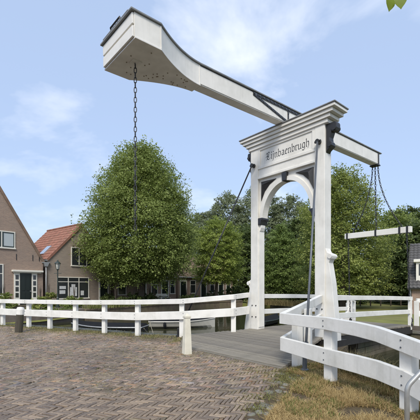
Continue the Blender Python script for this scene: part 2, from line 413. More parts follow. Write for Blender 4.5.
def hb(ix, iy, horiz):
    if horiz: lx, ly, a = (ix + n_ / 2) * BW, (iy + .5) * BW, 0.0
    else: lx, ly, a = (ix + .5) * BW, (iy + n_ / 2) * BW, math.pi / 2
    return ux0 + lx * ct - ly * st, uy0 + lx * st + ly * ct, th + a
rb = random.Random(3)
def gz(x, y):
    z = mnoise.noise(Vector((x * .45, y * .45, 0))) * .013
    return .024 + z
for iy in range(-S, S):
    for ix in range(-S, S):
        t = (ix - iy) % (2 * n_)
        if t == 0 or t == 2 * n_ - 1:
            x, y, a = hb(ix, iy, t == 0)
            if y < 2.2 or not inpoly(x, y, pav_poly): continue
            # keep those that the frame (with a margin) can see
            if abs(x) > y * .66 + .6: continue
            # bricks lost under soil and moss towards the fence and the bare patch
            nn = mnoise.noise(Vector((x * .55 + 3, y * .55, 1.7)))
            bricks.append((x, y, gz(x, y) + rb.gauss(0, .0035) - (.012 if rb.random() < .03 else 0), a, rb.gauss(0, .035), rb.gauss(0, .014)))
vis = sorted([b for b in bricks if abs(b[0]) < b[1] * .585 and b[1] > 4.2], key=lambda b: b[1])
near_set = vis[:300]; ns = set(id(b) for b in near_set)
for (x, y, z, a, rx, ry) in near_set:
    o = bpy.data.objects.new('brick', brick_me); col.objects.link(o); o.parent = pavement
    o.location = (x, y, z); o.rotation_euler = (rx, ry, a)
rest = [b for b in bricks if id(b) not in ns]
lv = np.array(bm_.v); lf = bm_.f; nv = len(lv)
A = np.array(rest)
def rots(A):
    ca, sa = np.cos(A[:, 3]), np.sin(A[:, 3])
    P = np.broadcast_to(lv, (len(A), nv, 3)).copy()
    P[:, :, 2] += P[:, :, 0] * -A[:, 5:6] + P[:, :, 1] * A[:, 4:5]
    X = P[:, :, 0] * ca[:, None] - P[:, :, 1] * sa[:, None] + A[:, 0:1]
    Y = P[:, :, 0] * sa[:, None] + P[:, :, 1] * ca[:, None] + A[:, 1:2]
    return np.stack([X, Y, P[:, :, 2] + A[:, 2:3]], -1)
PV = rots(A); nb = len(A); fa = np.array(lf)
F = (fa[None] + (np.arange(nb) * nv)[:, None, None]).reshape(-1, 4)
me = bpy.data.meshes.new('brick_field')
me.vertices.add(nb * nv); me.loops.add(F.size); me.polygons.add(len(F))
me.vertices.foreach_set('co', PV.astype(np.float32).ravel()); me.loops.foreach_set('vertex_index', F.astype(np.int32).ravel())
me.polygons.foreach_set('loop_start', np.arange(0, F.size, 4, dtype=np.int32)); me.update(calc_edges=True)
rg = np.random.default_rng(5)
at = me.color_attributes.new('tint', 'FLOAT_COLOR', 'POINT')
g = rg.uniform(.62, 1.4, nb) * np.array([1 + .55 * mnoise.noise(Vector((b[0] * .7, b[1] * .7, 6.0))) for b in rest]); blue_ = rg.uniform(0, 1, nb) < .06; tcol = np.stack([g, g * rg.uniform(.94, 1.04, nb), g * rg.uniform(.88, 1.10, nb), np.ones(nb)], -1); tcol[blue_, 2] *= 1.28; tcol[blue_, 0] *= .9; warm_ = (rg.uniform(0, 1, nb) < .12) & ~blue_; tcol[warm_, 0] *= 1.2; tcol[warm_, 2] *= .85
at.data.foreach_set('color', np.repeat(tcol[:, None], nv, 1).astype(np.float32).ravel())
me.materials.append(M['brick_attr'])
o = linkmesh('brick_field', me, pavement); o['kind'] = 'stuff'

# cobbles along the edge of the pavement, at the grass
cob = MB().lathe([(.02, -.05), (.075, -.03), (.085, 0.0), (.07, .022), (.035, .034), (.004, .036)], 9).mesh('edging_stone', M['cobble'], True)
edge_line = [W2(2.1, -3.32), (1.45, 6.12), (1.12, 5.75), (0.92, 5.35), (0.64, 4.75), (0.34, 4.05), (0.06, 3.3)]
for i in range(len(edge_line) - 1):
    a = Vector(edge_line[i]); c = Vector(edge_line[i + 1]); d = (c - a); nn = int(d.length / .115)
    for k in range(nn):
        for row in range(3):
            if rb.random() < .35: continue
            p = a + d * ((k + rb.random() * .7) / nn)
            o = bpy.data.objects.new('edging_stone', cob); col.objects.link(o); o.parent = pavement
            o.location = (p.x + row * .13 - .02 + rb.gauss(0, .03), p.y + row * .02 + rb.gauss(0, .03), -.006 + rb.uniform(-.012, .01))
            o.rotation_euler = (rb.gauss(0, .12), rb.gauss(0, .12), rb.random() * 6); q = rb.uniform(.55, 1.0)
            o.scale = (q * rb.uniform(.8, 1.2), q * rb.uniform(.7, 1.0), q * .7)

# ================================================================ THE BRIDGE
# ---------------------------------------------------------------- deck
deck = thing('bridge_deck', 'weathered grey plank bridge deck leading under the white portal', 'bridge deck', (CX, CY, 0), BRZ)
PW = .135
rb = random.Random(11)
v = -3.15; k = 0
while v < 6.15:
    vc = v + PW / 2
    if vc < -.2:
        q = (-.2 - vc) / 2.95
        r_ = 1.28 + 1.0 * q; l_ = -(1.28 + 1.35 * q)
        if vc < -2.1: l_ = max(l_, -2.3 + (-2.1 - vc) * 1.25)
    else: r_, l_ = 1.28, -1.28
    h = deck_h(vc); sl = (deck_h(vc + .05) - deck_h(vc - .05)) / .1
    g_ = .0095
    b = MB(); b.box(l_ + rb.uniform(-.02, .01), r_ + rb.uniform(-.01, .02), -PW / 2 + g_, PW / 2 - g_, -.06, 0)
    o = b.build('plank', M['plank'], deck, bevel=.007, loc=(0, vc, h + rb.uniform(-.003, .003)))
    o.rotation_euler.x = math.atan(sl) + rb.uniform(-.01, .01)
    v += PW; k += 1
sl = math.atan2(-.15, 6.2)
for u in (-1.22, -.42, .42, 1.22):
    b = MB(); b.prism([(0.25, .24 - .075), (3, deck_h(3) - .07), (6.15, .02), (6.15, -.22), (3, -.17), (.25, -.12)], u - .07, u + .07, 'x')
    b.build('edge_beam' if abs(u) > 1 else 'floor_joist', M['tar'], deck)
b = MB(); b.prism([(-.2, .17), (-.2, -.2), (.42, -.2), (.42, .16)], -1.7, 1.7, 'x'); b.build('sill_beam', M['tar'], deck)
# closing fascia under the approach planks
b = MB(); b.board([(-1.02, -3.2, .04), (2.3, -3.2, .04)], .06, .2); b.build('curb_board', M['plank'], deck)

# ---------------------------------------------------------------- portal
portal = thing('portal', 'tall white timber drawbridge portal with arch, cornice and lettered panel', 'portal', (CX, CY, 0), BRZ)
PZ = 5.93
portal.scale.x = .972; portal.location = W3(.034, 0, 0)
for sgn, scroll in ((-1, 1.72), (1, 2.42)):
    b = MB(); uc = 1.21 * sgn
    b.box(uc - .155, uc + .155, -.165, .165, deck_h(0) - .3, PZ)
    post = b.build('post', M['white'], portal, bevel=.014)
    # flared brace with scroll on the outer side
    s0 = scroll; out_ = uc + .155 * sgn
    prof = [(0, -.25), (.36, -.25), (.33, .3), (.20, s0 - .75), (.13, s0 - .36), (.10, s0 - .20), (.13, s0 - .13), (.185, s0 - .09), (.20, s0 - .03), (.175, s0 + .03),
            (.11, s0 + .055), (.06, s0 + .075), (.03, s0 + .14), (.0, s0 + .2)]
    b = MB(); b.prism([(out_ + sgn * (p[0] - .004), p[1]) for p in prof], -.12, .12, 'y')
    b.build('brace', M['white'], post, bevel=.012)
    b = MB(); b.tube([(out_ + sgn * .135, -.15, s0 - .03), (out_ + sgn * .135, .15, s0 - .03)], .062, 14); b.build('scroll', M['white'], post, smooth=False)
    # iron base straps with bolts
    for zz in (.62, .98):
        for du in (-.08, .08): MB().tube([(uc + du, -.16, zz), (uc + du, -.19, zz)], .018, 8).build('bolt', M['black'], post)
    # moulded shadow line on the inner front edge (chamfer board)
    b = MB(); b.box(uc - sgn * .155 - sgn * .022, uc - sgn * .155 + sgn * .002, -.12, .12, .3, 3.66); b.build('inner_fillet', M['white'], post)
IN = 1.055
b = MB(); b.box(-IN - .002, IN + .002, -.135, .135, 4.97, PZ); beam_x = b.build('crossbeam', M['white'], portal, bevel=.006)
# sign panel frame: raised border around the recessed lettering
for (x0, x1, z0, z1) in ((-IN, IN, 5.28, 5.36), (-IN, IN, 5.86, 5.93), (-IN, -IN + .09, 5.36, 5.86), (IN - .09, IN, 5.36, 5.86)):
    MB().box(x0, x1, -.163, -.13, z0, z1).build('panel_border', M['white'], beam_x, bevel=.006)
MB().box(-IN, IN, -.175, -.13, 4.97, 5.04).build('moulding', M['white'], beam_x, bevel=.01)
# arch board
ar = []
na = 40; AW, AH, AZ = .90, 1.06, 3.66
inner = [(AW * math.cos(math.pi * i / na), AZ + AH * math.sin(math.pi * i / na)) for i in range(na + 1)]
b = MB()
outer = []
for i in range(na + 1):
    x, z = inner[i]
    if i <= na * .30: ox, oz = IN, max(z, AZ) + (4.97 - AZ) * 0
    outer.append(None)
# strips between the ellipse and a rectangle
for i in range(na):
    a0, a1 = inner[i], inner[i + 1]
    def outp(p, t):
        ang = math.pi * t / na; ca, sa = math.cos(ang), math.sin(ang)
        kx = IN / abs(ca) if abs(ca) > 1e-6 else 1e9; kz = (4.97 - AZ) / sa if sa > 1e-6 else 1e9
        k = min(kx, kz); return (k * ca, AZ + k * sa)
    o0, o1 = outp(a0, i), outp(a1, i + 1)
    poly = [a0, o0, o1, a1]
    if abs(o0[0]) >= IN - 1e-4 and o1[1] >= 4.97 - 1e-4 and abs(o1[0]) < IN - 1e-4: poly = [a0, o0, (IN, 4.97), o1, a1]
    if o0[1] >= 4.97 - 1e-4 and abs(o0[0]) < IN - 1e-4 and abs(o1[0]) >= IN - 1e-4: poly = [a0, o0, (-IN, 4.97), o1, a1]
    n = len(poly); vs = [(p[0], -.08, p[1]) for p in poly] + [(p[0], .08, p[1]) for p in poly]
    b.add(vs, [tuple(range(n)), tuple(range(n, 2 * n))[::-1], (0, n, 2 * n - 1, n - 1)] )
arch = b.build('arch_board', M['white'], portal)
# raised arch ring
b = MB()
for i in range(na):
    a0, a1 = math.pi * i / na, math.pi * (i + 1) / na
    pts = []
    for (ra, rb_) in ((0, 0), (.12, .12)):
        for a_ in (a0, a1): pts.append(((AW - .004 + ra) * math.cos(a_), AZ + (AH - .004 + rb_) * math.sin(a_)))
    p = [pts[0], pts[1], pts[3], pts[2]]
    vs = [(q[0], -.125, q[1]) for q in p] + [(q[0], -.07, q[1]) for q in p] + [(q[0], .07, q[1]) for q in p] + [(q[0], .125, q[1]) for q in p]
    b.add(vs, [(0, 1, 2, 3), (0, 4, 5, 1), (3, 2, 6, 7), (12, 15, 14, 13), (8, 12, 13, 9), (11, 10, 14, 15)])
b.build('arch_ring', M['white'], portal)
# pilaster strips that carry the arch down along the posts
# black spandrel pyramids
for sgn in (-1, 1):
    tri = [(sgn * (IN - .085), 4.885), (sgn * (IN - .085), 4.28), (sgn * .93, 4.36), (sgn * .82, 4.56), (sgn * .62, 4.745), (sgn * .36, 4.865)]
    cx = sgn * .86; cz = 4.75
    b = MB(); vs = [(p[0], -.10, p[1]) for p in tri] + [(cx, -.19, cz)] + [(p[0], -.07, p[1]) for p in tri]; n = len(tri)
    b.add(vs, [(i, (i + 1) % n, n) for i in range(n)] + [(i, (i + 1) % n, n + 1 + (i + 1) % n, n + 1 + i) for i in range(n)])
    b.build('spandrel_ornament', M['black'], portal)
    # corbel at the springing
    b = MB(); sx = sgn * (IN - .002)
    b.prism([(sx, 3.74), (sx - sgn * .18, 3.74), (sx - sgn * .18, 3.68), (sx - sgn * .13, 3.64), (sx - sgn * .10, 3.53), (sx, 3.53)], -.165, .165, 'y')
    cb_ = b.build('corbel', M['black'], portal, bevel=.01)
    b = MB(); b.prism([(sx, 3.53), (sx - sgn * .09, 3.53), (sx - sgn * .08, 3.44), (sx - sgn * .04, 3.34), (sx, 3.34)], -.10, .10, 'y')
    b.build('corbel_foot', M['white'], cb_, bevel=.01)
b = MB(); b.prism([(-.065, 4.70), (.065, 4.70), (.095, 4.95), (-.095, 4.95)], -.185, .05, 'y'); b.build('keystone', M['black'], portal, bevel=.012)
# cornice
steps = [(1.47, .20, 5.93, 6.03), (1.57, .245, 6.038, 6.13), (1.67, .29, 6.138, 6.225), (1.76, .335, 6.232, 6.31)]
for (hu, hv, z0, z1) in steps:
    MB().box(-hu + .06, hu, -hv, hv, z0, z1).build('cornice_board', M['white'], portal, bevel=.008)
MB().box(-1.45, 1.45, -.18, .18, 5.92, 6.30).build('cornice_core', M['soffit'], portal)
MB().box(-1.725, 1.785, -.36, .36, 6.312, 6.345).build('lead_flashing', M['lead'], portal, bevel=.008)
# black scroll brackets under the cornice ends
for sgn in (-1, 1):
    o0 = sgn * 1.365
    pr = [(0, 5.925), (.34, 5.925), (.37, 5.86), (.37, 5.74), (.33, 5.66), (.25, 5.635), (.20, 5.68), (.17, 5.60), (.13, 5.50), (.14, 5.40), (.19, 5.34), (.19, 5.26), (.14, 5.19), (.06, 5.14), (0, 5.06)]
    ku = .85 if sgn > 0 else .55; kz = .88
    b = MB(); b.prism([(o0 + sgn * p[0] * ku, 5.925 - (5.925 - p[1]) * kz) for p in pr], -.1, .1, 'y'); sb = b.build('scroll_bracket', M['black'], portal, bevel=.012)
    MB().tube([(o0 + sgn * .28 * ku, -.125, 5.77), (o0 + sgn * .28 * ku, .125, 5.77)], .085 * ku, 14).build('volute', M['black'], sb)
    MB().tube([(o0 + sgn * .12 * ku, -.125, 5.35), (o0 + sgn * .12 * ku, .125, 5.35)], .06 * ku, 12).build('volute', M['black'], sb)
# lettering, broad-nib strokes
def minim(x, top=1.0): return [(x - .10, top - .13), (x, top), (x, .10), (x + .10, 0)]
def glyph(ch):
    if ch == 'L': return [[(-.12, 1.20), (.04, 1.52), (.16, 1.40), (.16, .20), (-.06, 0)], [(.16, .20), (.44, .02), (.72, .22), (.72, .34)], [(.16, 1.40), (.40, 1.62), (.56, 1.46), (.40, 1.25)], [(-.20, .62), (.02, .80), (.42, .70)], [(.40, 1.25), (.38, .42)]], .92
    if ch == 'i': return [minim(.08), [(.14, 1.30), (.02, 1.46)]], .36
    if ch == 'j': return [[(-.02, .87), (.08, 1.0), (.08, -.25), (-.10, -.45)], [(.14, 1.30), (.02, 1.46)]], .36
    if ch == 'n': return [minim(.06), [(.06, .82), (.32, 1.0), (.42, .86), (.42, .10), (.52, 0)]], .68
    if ch == 'u': return [minim(.06), [(.34, .87), (.44, 1.0), (.44, .10), (.54, 0)], [(.10, .02), (.24, .02), (.44, .2)]], .70
    if ch == 'b': return [[(-.02, 1.42), (.06, 1.58), (.06, .14), (.24, 0), (.44, .16), (.44, .82), (.30, 1.0), (.06, .82)]], .66
    if ch == 'a': return [[(.04, .84), (.24, 1.0), (.40, .86), (.40, .10), (.50, 0)], [(.40, .62), (.10, .46), (.05, .18), (.18, 0), (.40, .2)]], .64
    if ch == 'e': return [[(.42, .16), (.24, 0), (.06, .18), (.06, .82), (.26, 1.0), (.42, .80), (.06, .46)]], .58
    if ch == 'r': return [minim(.06), [(.06, .82), (.26, 1.0), (.36, .86)]], .48
    if ch == 'g': return [[(.42, .86), (.22, 1.0), (.05, .84), (.05, .2), (.20, .03), (.42, .22)], [(.42, 1.0), (.42, -.22), (.24, -.44), (.02, -.32)]], .66
    if ch == 'h': return [[(-.02, 1.42), (.06, 1.58), (.06, .10), (.15, 0)], [(.06, .80), (.30, 1.0), (.44, .84), (.44, .12), (.30, -.3)]], .66
    return [], .4
text = 'Lijnbaenbrugh'
b = MB(); x = 0; XH = .146; XW = .198
tot = sum(glyph(c)[1] for c in text); x0 = -tot * XW / 2 + .09
nib = (.050, .055)
for c in text:
    st_, adv = glyph(c)
    for s_ in st_:
        for i in range(len(s_) - 1):
            p, q = s_[i], s_[i + 1]
            for dy in (0,):
                P4 = [(p[0] - nib[0], p[1] - nib[1]), (p[0] + nib[0], p[1] + nib[1]), (q[0] + nib[0], q[1] + nib[1]), (q[0] - nib[0], q[1] - nib[1])]
                P5 = [(p[0] - .022, p[1] + .03), (p[0] + .022, p[1] - .03), (q[0] + .022, q[1] - .03), (q[0] - .022, q[1] + .03)]
                b.add([(x0 + (x + t_[0]) * XW, -.1366 - .0001 * (i % 5), 5.49 + t_[1] * XH) for t_ in P5], [(0, 1, 2, 3)])
                e_ = .0002 * ((i % 3) + len(b.v) % 7)
                b.add([(x0 + (x + t_[0]) * XW, -.1375 - e_, 5.49 + t_[1] * XH) for t_ in P4], [(0, 1, 2, 3)])
    x += adv
b.build('lettering', M['black'], beam_x)
# stay brackets on the front of the posts
KN = {-1: 5.43, 1: 5.47}
for sgn in (-1, 1):
    b = MB(); b.tube([(sgn * 1.21, -.16, KN[sgn]), (sgn * 1.21, -.30, KN[sgn])], .062, 12); b.tube([(sgn * 1.21 - .09, -.25, KN[sgn]), (sgn * 1.21 + .09, -.25, KN[sgn])], .035, 8)
    b.build('stay_bracket', M['black'], portal)

# stays
def stay(sgn, foot, label, r, m):
    top = W3(sgn * 1.21 * .972 + .034, -.27, KN[sgn]); base = foot
    root = thing('stay_rod', label, 'stay rod', base, 0, 'iron stays of the portal')
    T = Vector(top) - Vector(base)
    MB().tube([(0, 0, .05), tuple(T)], r, 10).build('rod', m, root, smooth=True)
    b = MB(); b.lathe([(.075, -.04), (.075, .015), (.045, .03), (.04, .22), (.03, .25)], 12); b.build('foot_socket', m, root)
    f = T.normalized()
    MB().tube([tuple(f * .25), tuple(f * .55)], r * 1.6, 10).build('turnbuckle', m, root)
stay(-1, (*W2(-2.61, -2.08), .03), 'long dark iron stay sloping from the left portal post down behind the white fence', .022, M['black'])
stay(1, (*W2(2.70, -3.05), .05), 'grey iron stay rod down the right portal post to the dry grass', .025, M['grey_iron'])

# ---------------------------------------------------------------- balance beam
tilt = math.atan(.29 / 11.35)
bb = thing('balance_beam', 'long white balance beam with flared counterweight resting on the portal', 'balance beam', (CX, CY, 6.352), BRZ)
bb.rotation_euler.x = tilt
BD = .455
def halfw(v):
    if v <= -4.84: return .64
    if v >= -3.45: return .145
    t = (v + 4.84) / 1.39
    return .145 + (.64 - .145) * (1 - t) ** 1.75
vs_ = [-4.84 + 1.39 * i / 12 for i in range(13)]
ol = [(halfw(v), v) for v in [-5.42] + vs_] ; ol = ol + [(-a, v) for a, v in ol[::-1]]
cw = MB().prism(ol, 0, BD, 'z').build('counterweight', M['white'], bb, bevel=.006)
MB().prism([(.145, -3.449), (.145, 5.95), (-.145, 5.95), (-.145, -3.449)], .02, BD - .02, 'z').build('beam', M['white'], bb, bevel=.006)
so_ = [(a + .02 * (1 if a > 0 else -1), v if v > -5.4 else v - .0) for a, v in ol]
MB().prism(so_, -.035, -.002, 'z').build('soffit_panel', M['soffit'], cw, bevel=.005)
MB().prism([(.13, -3.4), (.13, 5.9), (-.13, 5.9), (-.13, -3.4)], .0, .018, 'z').build('underside_board', M['soffit'], bb)
lo = [(a + .035 * (1 if a > 0 else -1), v) for a, v in [(halfw(v), v) for v in [-5.50] + vs_ + [6.08]]]
lo = lo + [(-a, v) for a, v in lo[::-1]]
MB().prism(lo, BD + .003, BD + .04, 'z').build('lead_cap', M['lead'], bb, bevel=.008)
ridge_ = MB().prism([(a * .8, v) for a, v in lo], BD + .04, BD + .065, 'z').build('lead_ridge', M['lead'], bb, bevel=.008)
for z0, z1 in ((.0, .20), (.235, .44)):
    MB().box(-.63, .63, -5.46, -5.422, z0, z1).build('end_board', M['white'], cw, bevel=.008)
# seam battens where boards join, on the flank
for v in (-4.84, -3.46):
    for s_ in (-1, 1):
        MB().box(s_ * (halfw(v) - .01), s_ * (halfw(v) + .008), v - .012, v + .012, .01, BD - .01).build('seam_batten', M['white'], cw)
b = MB()
rr = random.Random(4)
for i in range(30):
    v = rr.uniform(-5.3, -3.7); u = rr.uniform(-.85, .85) * halfw(v)
    b.lathe([(.013, -.047), (.016, -.034)], 6, (u, v))
o = b.build('bolt_heads', M['bolt_rust'], cw); o['kind'] = 'stuff'
b = MB(); b.tube([(-.25, -5.44, BD + .05), (-.25, -5.46, BD + .16), (.15, -5.46, BD + .16), (.15, -5.44, BD + .05)], .018, 6)
for q in (-.15, -.05, .05): b.tube([(q, -5.45, BD + .05), (q, -5.46, BD + .16)], .010, 6)
b.build('top_grip', M['black'], cw)
# chain eye plate below the counterweight
MB().box(-.10, .10, -5.15, -4.95, -.06, -.035).build('eye_plate', M['soffit'], cw)
# riveted straps at the pivot
for s_ in (-1, 1):
    x = s_ * .147; xo = s_ * .163
    def strap(p, q, wd, nm='strap'):
        p = Vector((p[0], p[1])); q = Vector((q[0], q[1])); d = (q - p).normalized(); nrm = Vector((-d.y, d.x)) * wd / 2
        b = MB(); b.prism([(p - nrm)[:], (q - nrm)[:], (q + nrm)[:], (p + nrm)[:]], x, xo, 'x')
        o = b.build(nm, M['black'], bb)
        r = MB(); n = max(2, int((q - p).length / .16))
        for i in range(n):
            c = p + (q - p) * ((i + .5) / n)
            r.tube([(xo, c.x, c.y), (xo + s_ * .016, c.x, c.y)], .022, 6)
        r.build('rivet', M['grey_iron'], o)
    strap((-1.63, .40), (.65, .40), .075); strap((-1.63, .385), (-.12, .03), .065); strap((-.12, .02), (-.12, .38), .05)
    strap((.65, .385), (.12, .03), .065)
MB().box(-.24, .24, -.20, .20, -.006, .02).build('saddle', M['black'], bb, bevel=.015)
MB().tube([(-.34, 0, -.01), (.34, 0, -.01)], .055, 14).build('pivot_pin', M['black'], bb)
# tip fitting
b = MB(); b.box(-.165, .165, 5.78, 5.86, -.02, .435); b.box(-.165, .165, 5.72, 5.97, -.045, -.004); b.build('tip_strap', M['black'], bb)

# ---------------------------------------------------------------- chains
def chain(path, label, pitch=.085, wid=.05, wire=.011, name='chain', group=None, nseg=10):
    P = [Vector(p) for p in path]
    L_ = [0]
    for i in range(len(P) - 1): L_.append(L_[-1] + (P[i + 1] - P[i]).length)
    tot = L_[-1]; n = max(1, int(tot / pitch)); b = MB()
    def at_(s):
        for i in range(len(P) - 1):
            if s <= L_[i + 1] or i == len(P) - 2:
                d = (P[i + 1] - P[i]).normalized(); return P[i] + d * (s - L_[i]), d
    base = Vector(P[-1])
    for k in range(n):
        c, d = at_((k + .5) * tot / n)
        ref = Vector((1, 0, 0)) if abs(d.x) < .7 else Vector((0, 1, 0))
        a = d.cross(ref).normalized(); e = d.cross(a).normalized()
        if k % 2: a = e
        hl = pitch * .5 + wire * 1.1; ring = []
        for i in range(nseg):
            t = 2 * math.pi * i / nseg
            ring.append(c - base + d * (hl * math.cos(t)) + a * (wid / 2 * (math.copysign(abs(math.sin(t)) ** .6, math.sin(t)))))
        b.tube(ring, wire, 5, closed=True)
    o = b.build(name, M['black'], loc=tuple(base)); return tag(o, label, 'chain', group)
bot = 6.352 - math.sin(tilt) * 5.05 - .05
chain([W3(0, -5.05, bot), W3(0, -5.05, 2.75)], 'long black chain hanging free from the counterweight in front of the round tree', pitch=.098, wid=.052, wire=.0095, nseg=10)
tipz = 6.352 + math.sin(tilt) * 5.85 - .04
YB = 3.66; YV = 5.95
def curve(a, b_, sag_h, sag_v, n=12):
    a = Vector(a); b_ = Vector(b_); pts = []
    for i in range(n + 1):
        t = i / n; p = a.lerp(b_, t); p.x = a.x + (b_.x - a.x) * t ** sag_h; p.y = a.y + (b_.y - a.y) * t ** sag_h; pts.append(p)
    return pts
chain([W3(0, 5.85, tipz), W3(0, YV, YB + .22)], 'straight middle chain between the beam tip and the white spreader bar', group='chains above the spreader bar', pitch=.10, wid=.055)
chain(curve(W3(-.11, 5.86, tipz), W3(-1.0, YV, YB + .2), 1.9, 0), 'slack left chain from the beam tip to the white spreader bar', group='chains above the spreader bar', pitch=.10)
chain(curve(W3(.11, 5.86, tipz), W3(1.02, YV, YB + .2), 1.9, 0), 'slack right chain curving from the beam tip to the white spreader bar', group='chains above the spreader bar', pitch=.10)
yoke = thing('spreader_bar', 'white spreader bar with black straps hung by chains from the beam tip', 'spreader bar', (*W2(0, YV), YB), BRZ)
MB().box(-1.34, 1.34, -.07, .07, -.02, .21).build('bar', M['white'], yoke, bevel=.01)
for u in (-1.22, 0, .92, 1.20):
    MB().box(u - .035, u + .035, -.085, .085, -.045, .235).build('strap', M['black'], yoke)
for u, nm in ((-1.20, 'left'), (1.16, 'right')):
    chain([W3(u, YV, YB - .03), W3(u + (.02 if u < 0 else .1), YV + .1, deck_h(6) + .32)], 'heavy black chain from the %s end of the spreader bar to the deck' % nm, pitch=.10, wid=.052, wire=.012, group='lifting chains below the spreader bar')
    hk = thing('lifting_hook', 'black iron lifting hook on the %s edge of the bridge deck' % nm, 'hook', W3(u + (.02 if u < 0 else .1), YV + .1, deck_h(6)), BRZ, 'lifting hooks on the deck')
    MB().box(-.07, .07, -.05, .05, -.03, .08).build('base_plate', M['black'], hk)
    b = MB(); b.tube([(0, 0, .08), (-.07, 0, .14), (-.07, 0, .25), (0, 0, .33), (.07, 0, .25), (.07, 0, .14), (0, 0, .08)], .02, 6); b.build('eye', M['black'], hk)

# ---------------------------------------------------------------- fences
def fence(name, label, posts, rails, pw=(.15, .12), m=None, cat='fence', group=None, overhang=0):
    """posts: (x,y,zbase,ztop,rz); rails: (list of points, thickness, height)"""
    m = m or M['fence']
    o0 = posts[0]; root = thing(name, label, cat, (o0[0], o0[1], o0[2]), 0, group)
    for (x, y, z0, z1, rz) in posts:
        a, b_ = pw
        b = MB(); b.box(-a / 2, a / 2, -b_ / 2, b_ / 2, -.12, z1 - z0)
        p = b.build('post', m, root, bevel=.007, loc=(x - o0[0], y - o0[1], z0 - o0[2]), rz=rz)
    for (pts, t, h) in rails:
        b = MB(); b.board([(p[0] - o0[0], p[1] - o0[1], p[2] - o0[2]) for p in pts], t, h)
        b.build('rail', m, root, bevel=.008)
    bl = MB()
    for (pts, t, h) in rails:
        for (x, y, z0, z1, rz) in posts:
            best = None
            for i in range(len(pts) - 1):
                a = Vector(pts[i]); c = Vector(pts[i + 1]); d = c - a; d2 = Vector((d.x, d.y)); f = (Vector((x, y)) - Vector((a.x, a.y))).dot(d2) / max(1e-6, d2.length_squared)
                f = min(.96, max(.04, f)); q = a + d * f; ds = (Vector((q.x, q.y)) - Vector((x, y))).length
                if best is None or ds < best[0]: best = (ds, q, Vector((-d.y, d.x, 0)).normalized())
            ds, q, nn = best
            if ds > .4: continue
            if nn.dot(q - Vector((x, y, q.z))) < 0: nn = -nn
            for dz in (.28, .72):
                c = q + nn * (t / 2) - Vector((o0[0], o0[1], o0[2])) + Vector((0, 0, -h * dz))
                bl.tube([tuple(c - nn * .01), tuple(c + nn * .008)], .011, 6)
    bo = bl.build('bolt_heads', M['grey_iron'], root); bo['kind'] = 'stuff'
    return root
# left long fence: camera side rails
lp = [(-11.0, 14.15 + 1.4, 0), (-9.75, 15.0, 0), (-8.37, 14.35, 0), (-7.0, 13.72, 0), (-5.95, 13.2, 0), (-4.79, 12.65, 0), (-3.585, 12.07, 0), (-2.33, 11.47, 0.02), (-.87, 11.02, .09), (.73, 11.02, .2)]
rz_l = math.atan2(-.477, 1)
pl = [(x, y, z, z + 1.06, rz_l if x < -1 else R(-6)) for x, y, z in lp]
def front(pts, d): return [(x - .3 * d, y - d, z) for x, y, z in pts]
rl = [(x - .02, y - .105, z + dz) for (x, y, z), dz in zip(lp, [1.07, 1.07, 1.07, 1.08, 1.09, 1.10, 1.125, 1.14, 1.115, 1.14])] + [(1.24, 11.42, 1.39)]
rl2 = [(x - .02, y - .115, z + dz) for (x, y, z), dz in zip(lp, [.70, .70, .70, .70, .71, .72, .73, .735, .735, .72])] + [(1.24, 11.42, .95)]
fence('white_fence', 'long white two-rail timber fence along the canal left of the bridge', pl, [(rl, .085, .155), (rl2, .07, .25)])
# right railing with its outward corner
K = (1.40, 6.88)
P0 = W2(1.27, -.17)
rp2 = [(1.72, 7.0, .03, .99, R(-60)), (2.17, 7.85, .07, 1.10, R(60)), (1.99, 5.86, 0, .97, R(-62)), (2.50, 4.46, -.03, .86, R(-68)), (2.86, 2.95, -.1, .74, R(-75)), (3.2, 1.3, -.1, .74, R(-75))]
def lerp3(a, b_, t): return tuple(a[i] + (b_[i] - a[i]) * t for i in range(3))
top = [(P0[0] - .02, P0[1], 1.36), (K[0], K[1], 1.075), (1.92, 5.80, 1.09), (2.17, 5.2, 1.07), (2.30, 4.85, 1.045), (2.43, 4.42, .98), (2.60, 3.75, .88), (2.79, 2.93, .80), (3.13, 1.25, .74)]
low = [(P0[0] - .02, P0[1], .86), (K[0], K[1], .61), (1.92, 5.80, .575), (2.17, 5.2, .582), (2.30, 4.85, .58), (2.43, 4.42, .55), (2.60, 3.75, .43), (2.79, 2.93, .36), (3.13, 1.25, .3)]
fence('white_railing', 'heavy white railing with outward corner right of the bridge entrance', rp2, [(top, .10, .205), (low, .075, .26)], pw=(.17, .14))
# railings of the lifting deck
def deck_rail(sgn, label):
    u = sgn * 1.24
    ps = []
    for v in (.3, 6.05):
        x, y = W2(u, v); ps.append((x, y, deck_h(v) - .05, deck_h(v) + 1.0, BRZ))
    tp = [(*W2(u, v), deck_h(v) + 1.10) for v in (.17, 2, 4, 6.2)]; lw = [(*W2(u, v), deck_h(v) + .60) for v in (.17, 2, 4, 6.2)]
    f = fence('deck_railing', label, ps, [(tp, .09, .14), (lw, .07, .16)], pw=(.11, .13), group='railings of the lifting deck')
    o0 = ps[0]
    if sgn > 0: return
    vv = 6.05; x, y = W2(u, vv)
    b = MB(); h0 = deck_h(vv)
    b.prism([(-.9, h0), (.09, h0), (.09, 1.0), (.13, .9), (.02, .82), (-.08, .62), (-.3, .35), (-.85, .12)], -.05, .05, 'x')
    b.build('end_brace', M['fence'], f, bevel=.01, loc=(x - o0[0], y - o0[1], -o0[2]), rz=BRZ)
deck_rail(-1, 'white railing on the far left edge of the lifting deck')
deck_rail(1, 'white railing on the right edge of the lifting deck behind the portal post')
def wing(sgn, label, ends):
    ps = [(x, y, z, z + 1.0, BRZ) for x, y, z in ends]
    tp = [(x, y, z + 1.1) for x, y, z in ends]; lw = [(x, y, z + .62) for x, y, z in ends]
    fence('wing_fence', label, ps, [(tp, .09, .16), (lw, .07, .22)], group='white fences beyond the bridge')
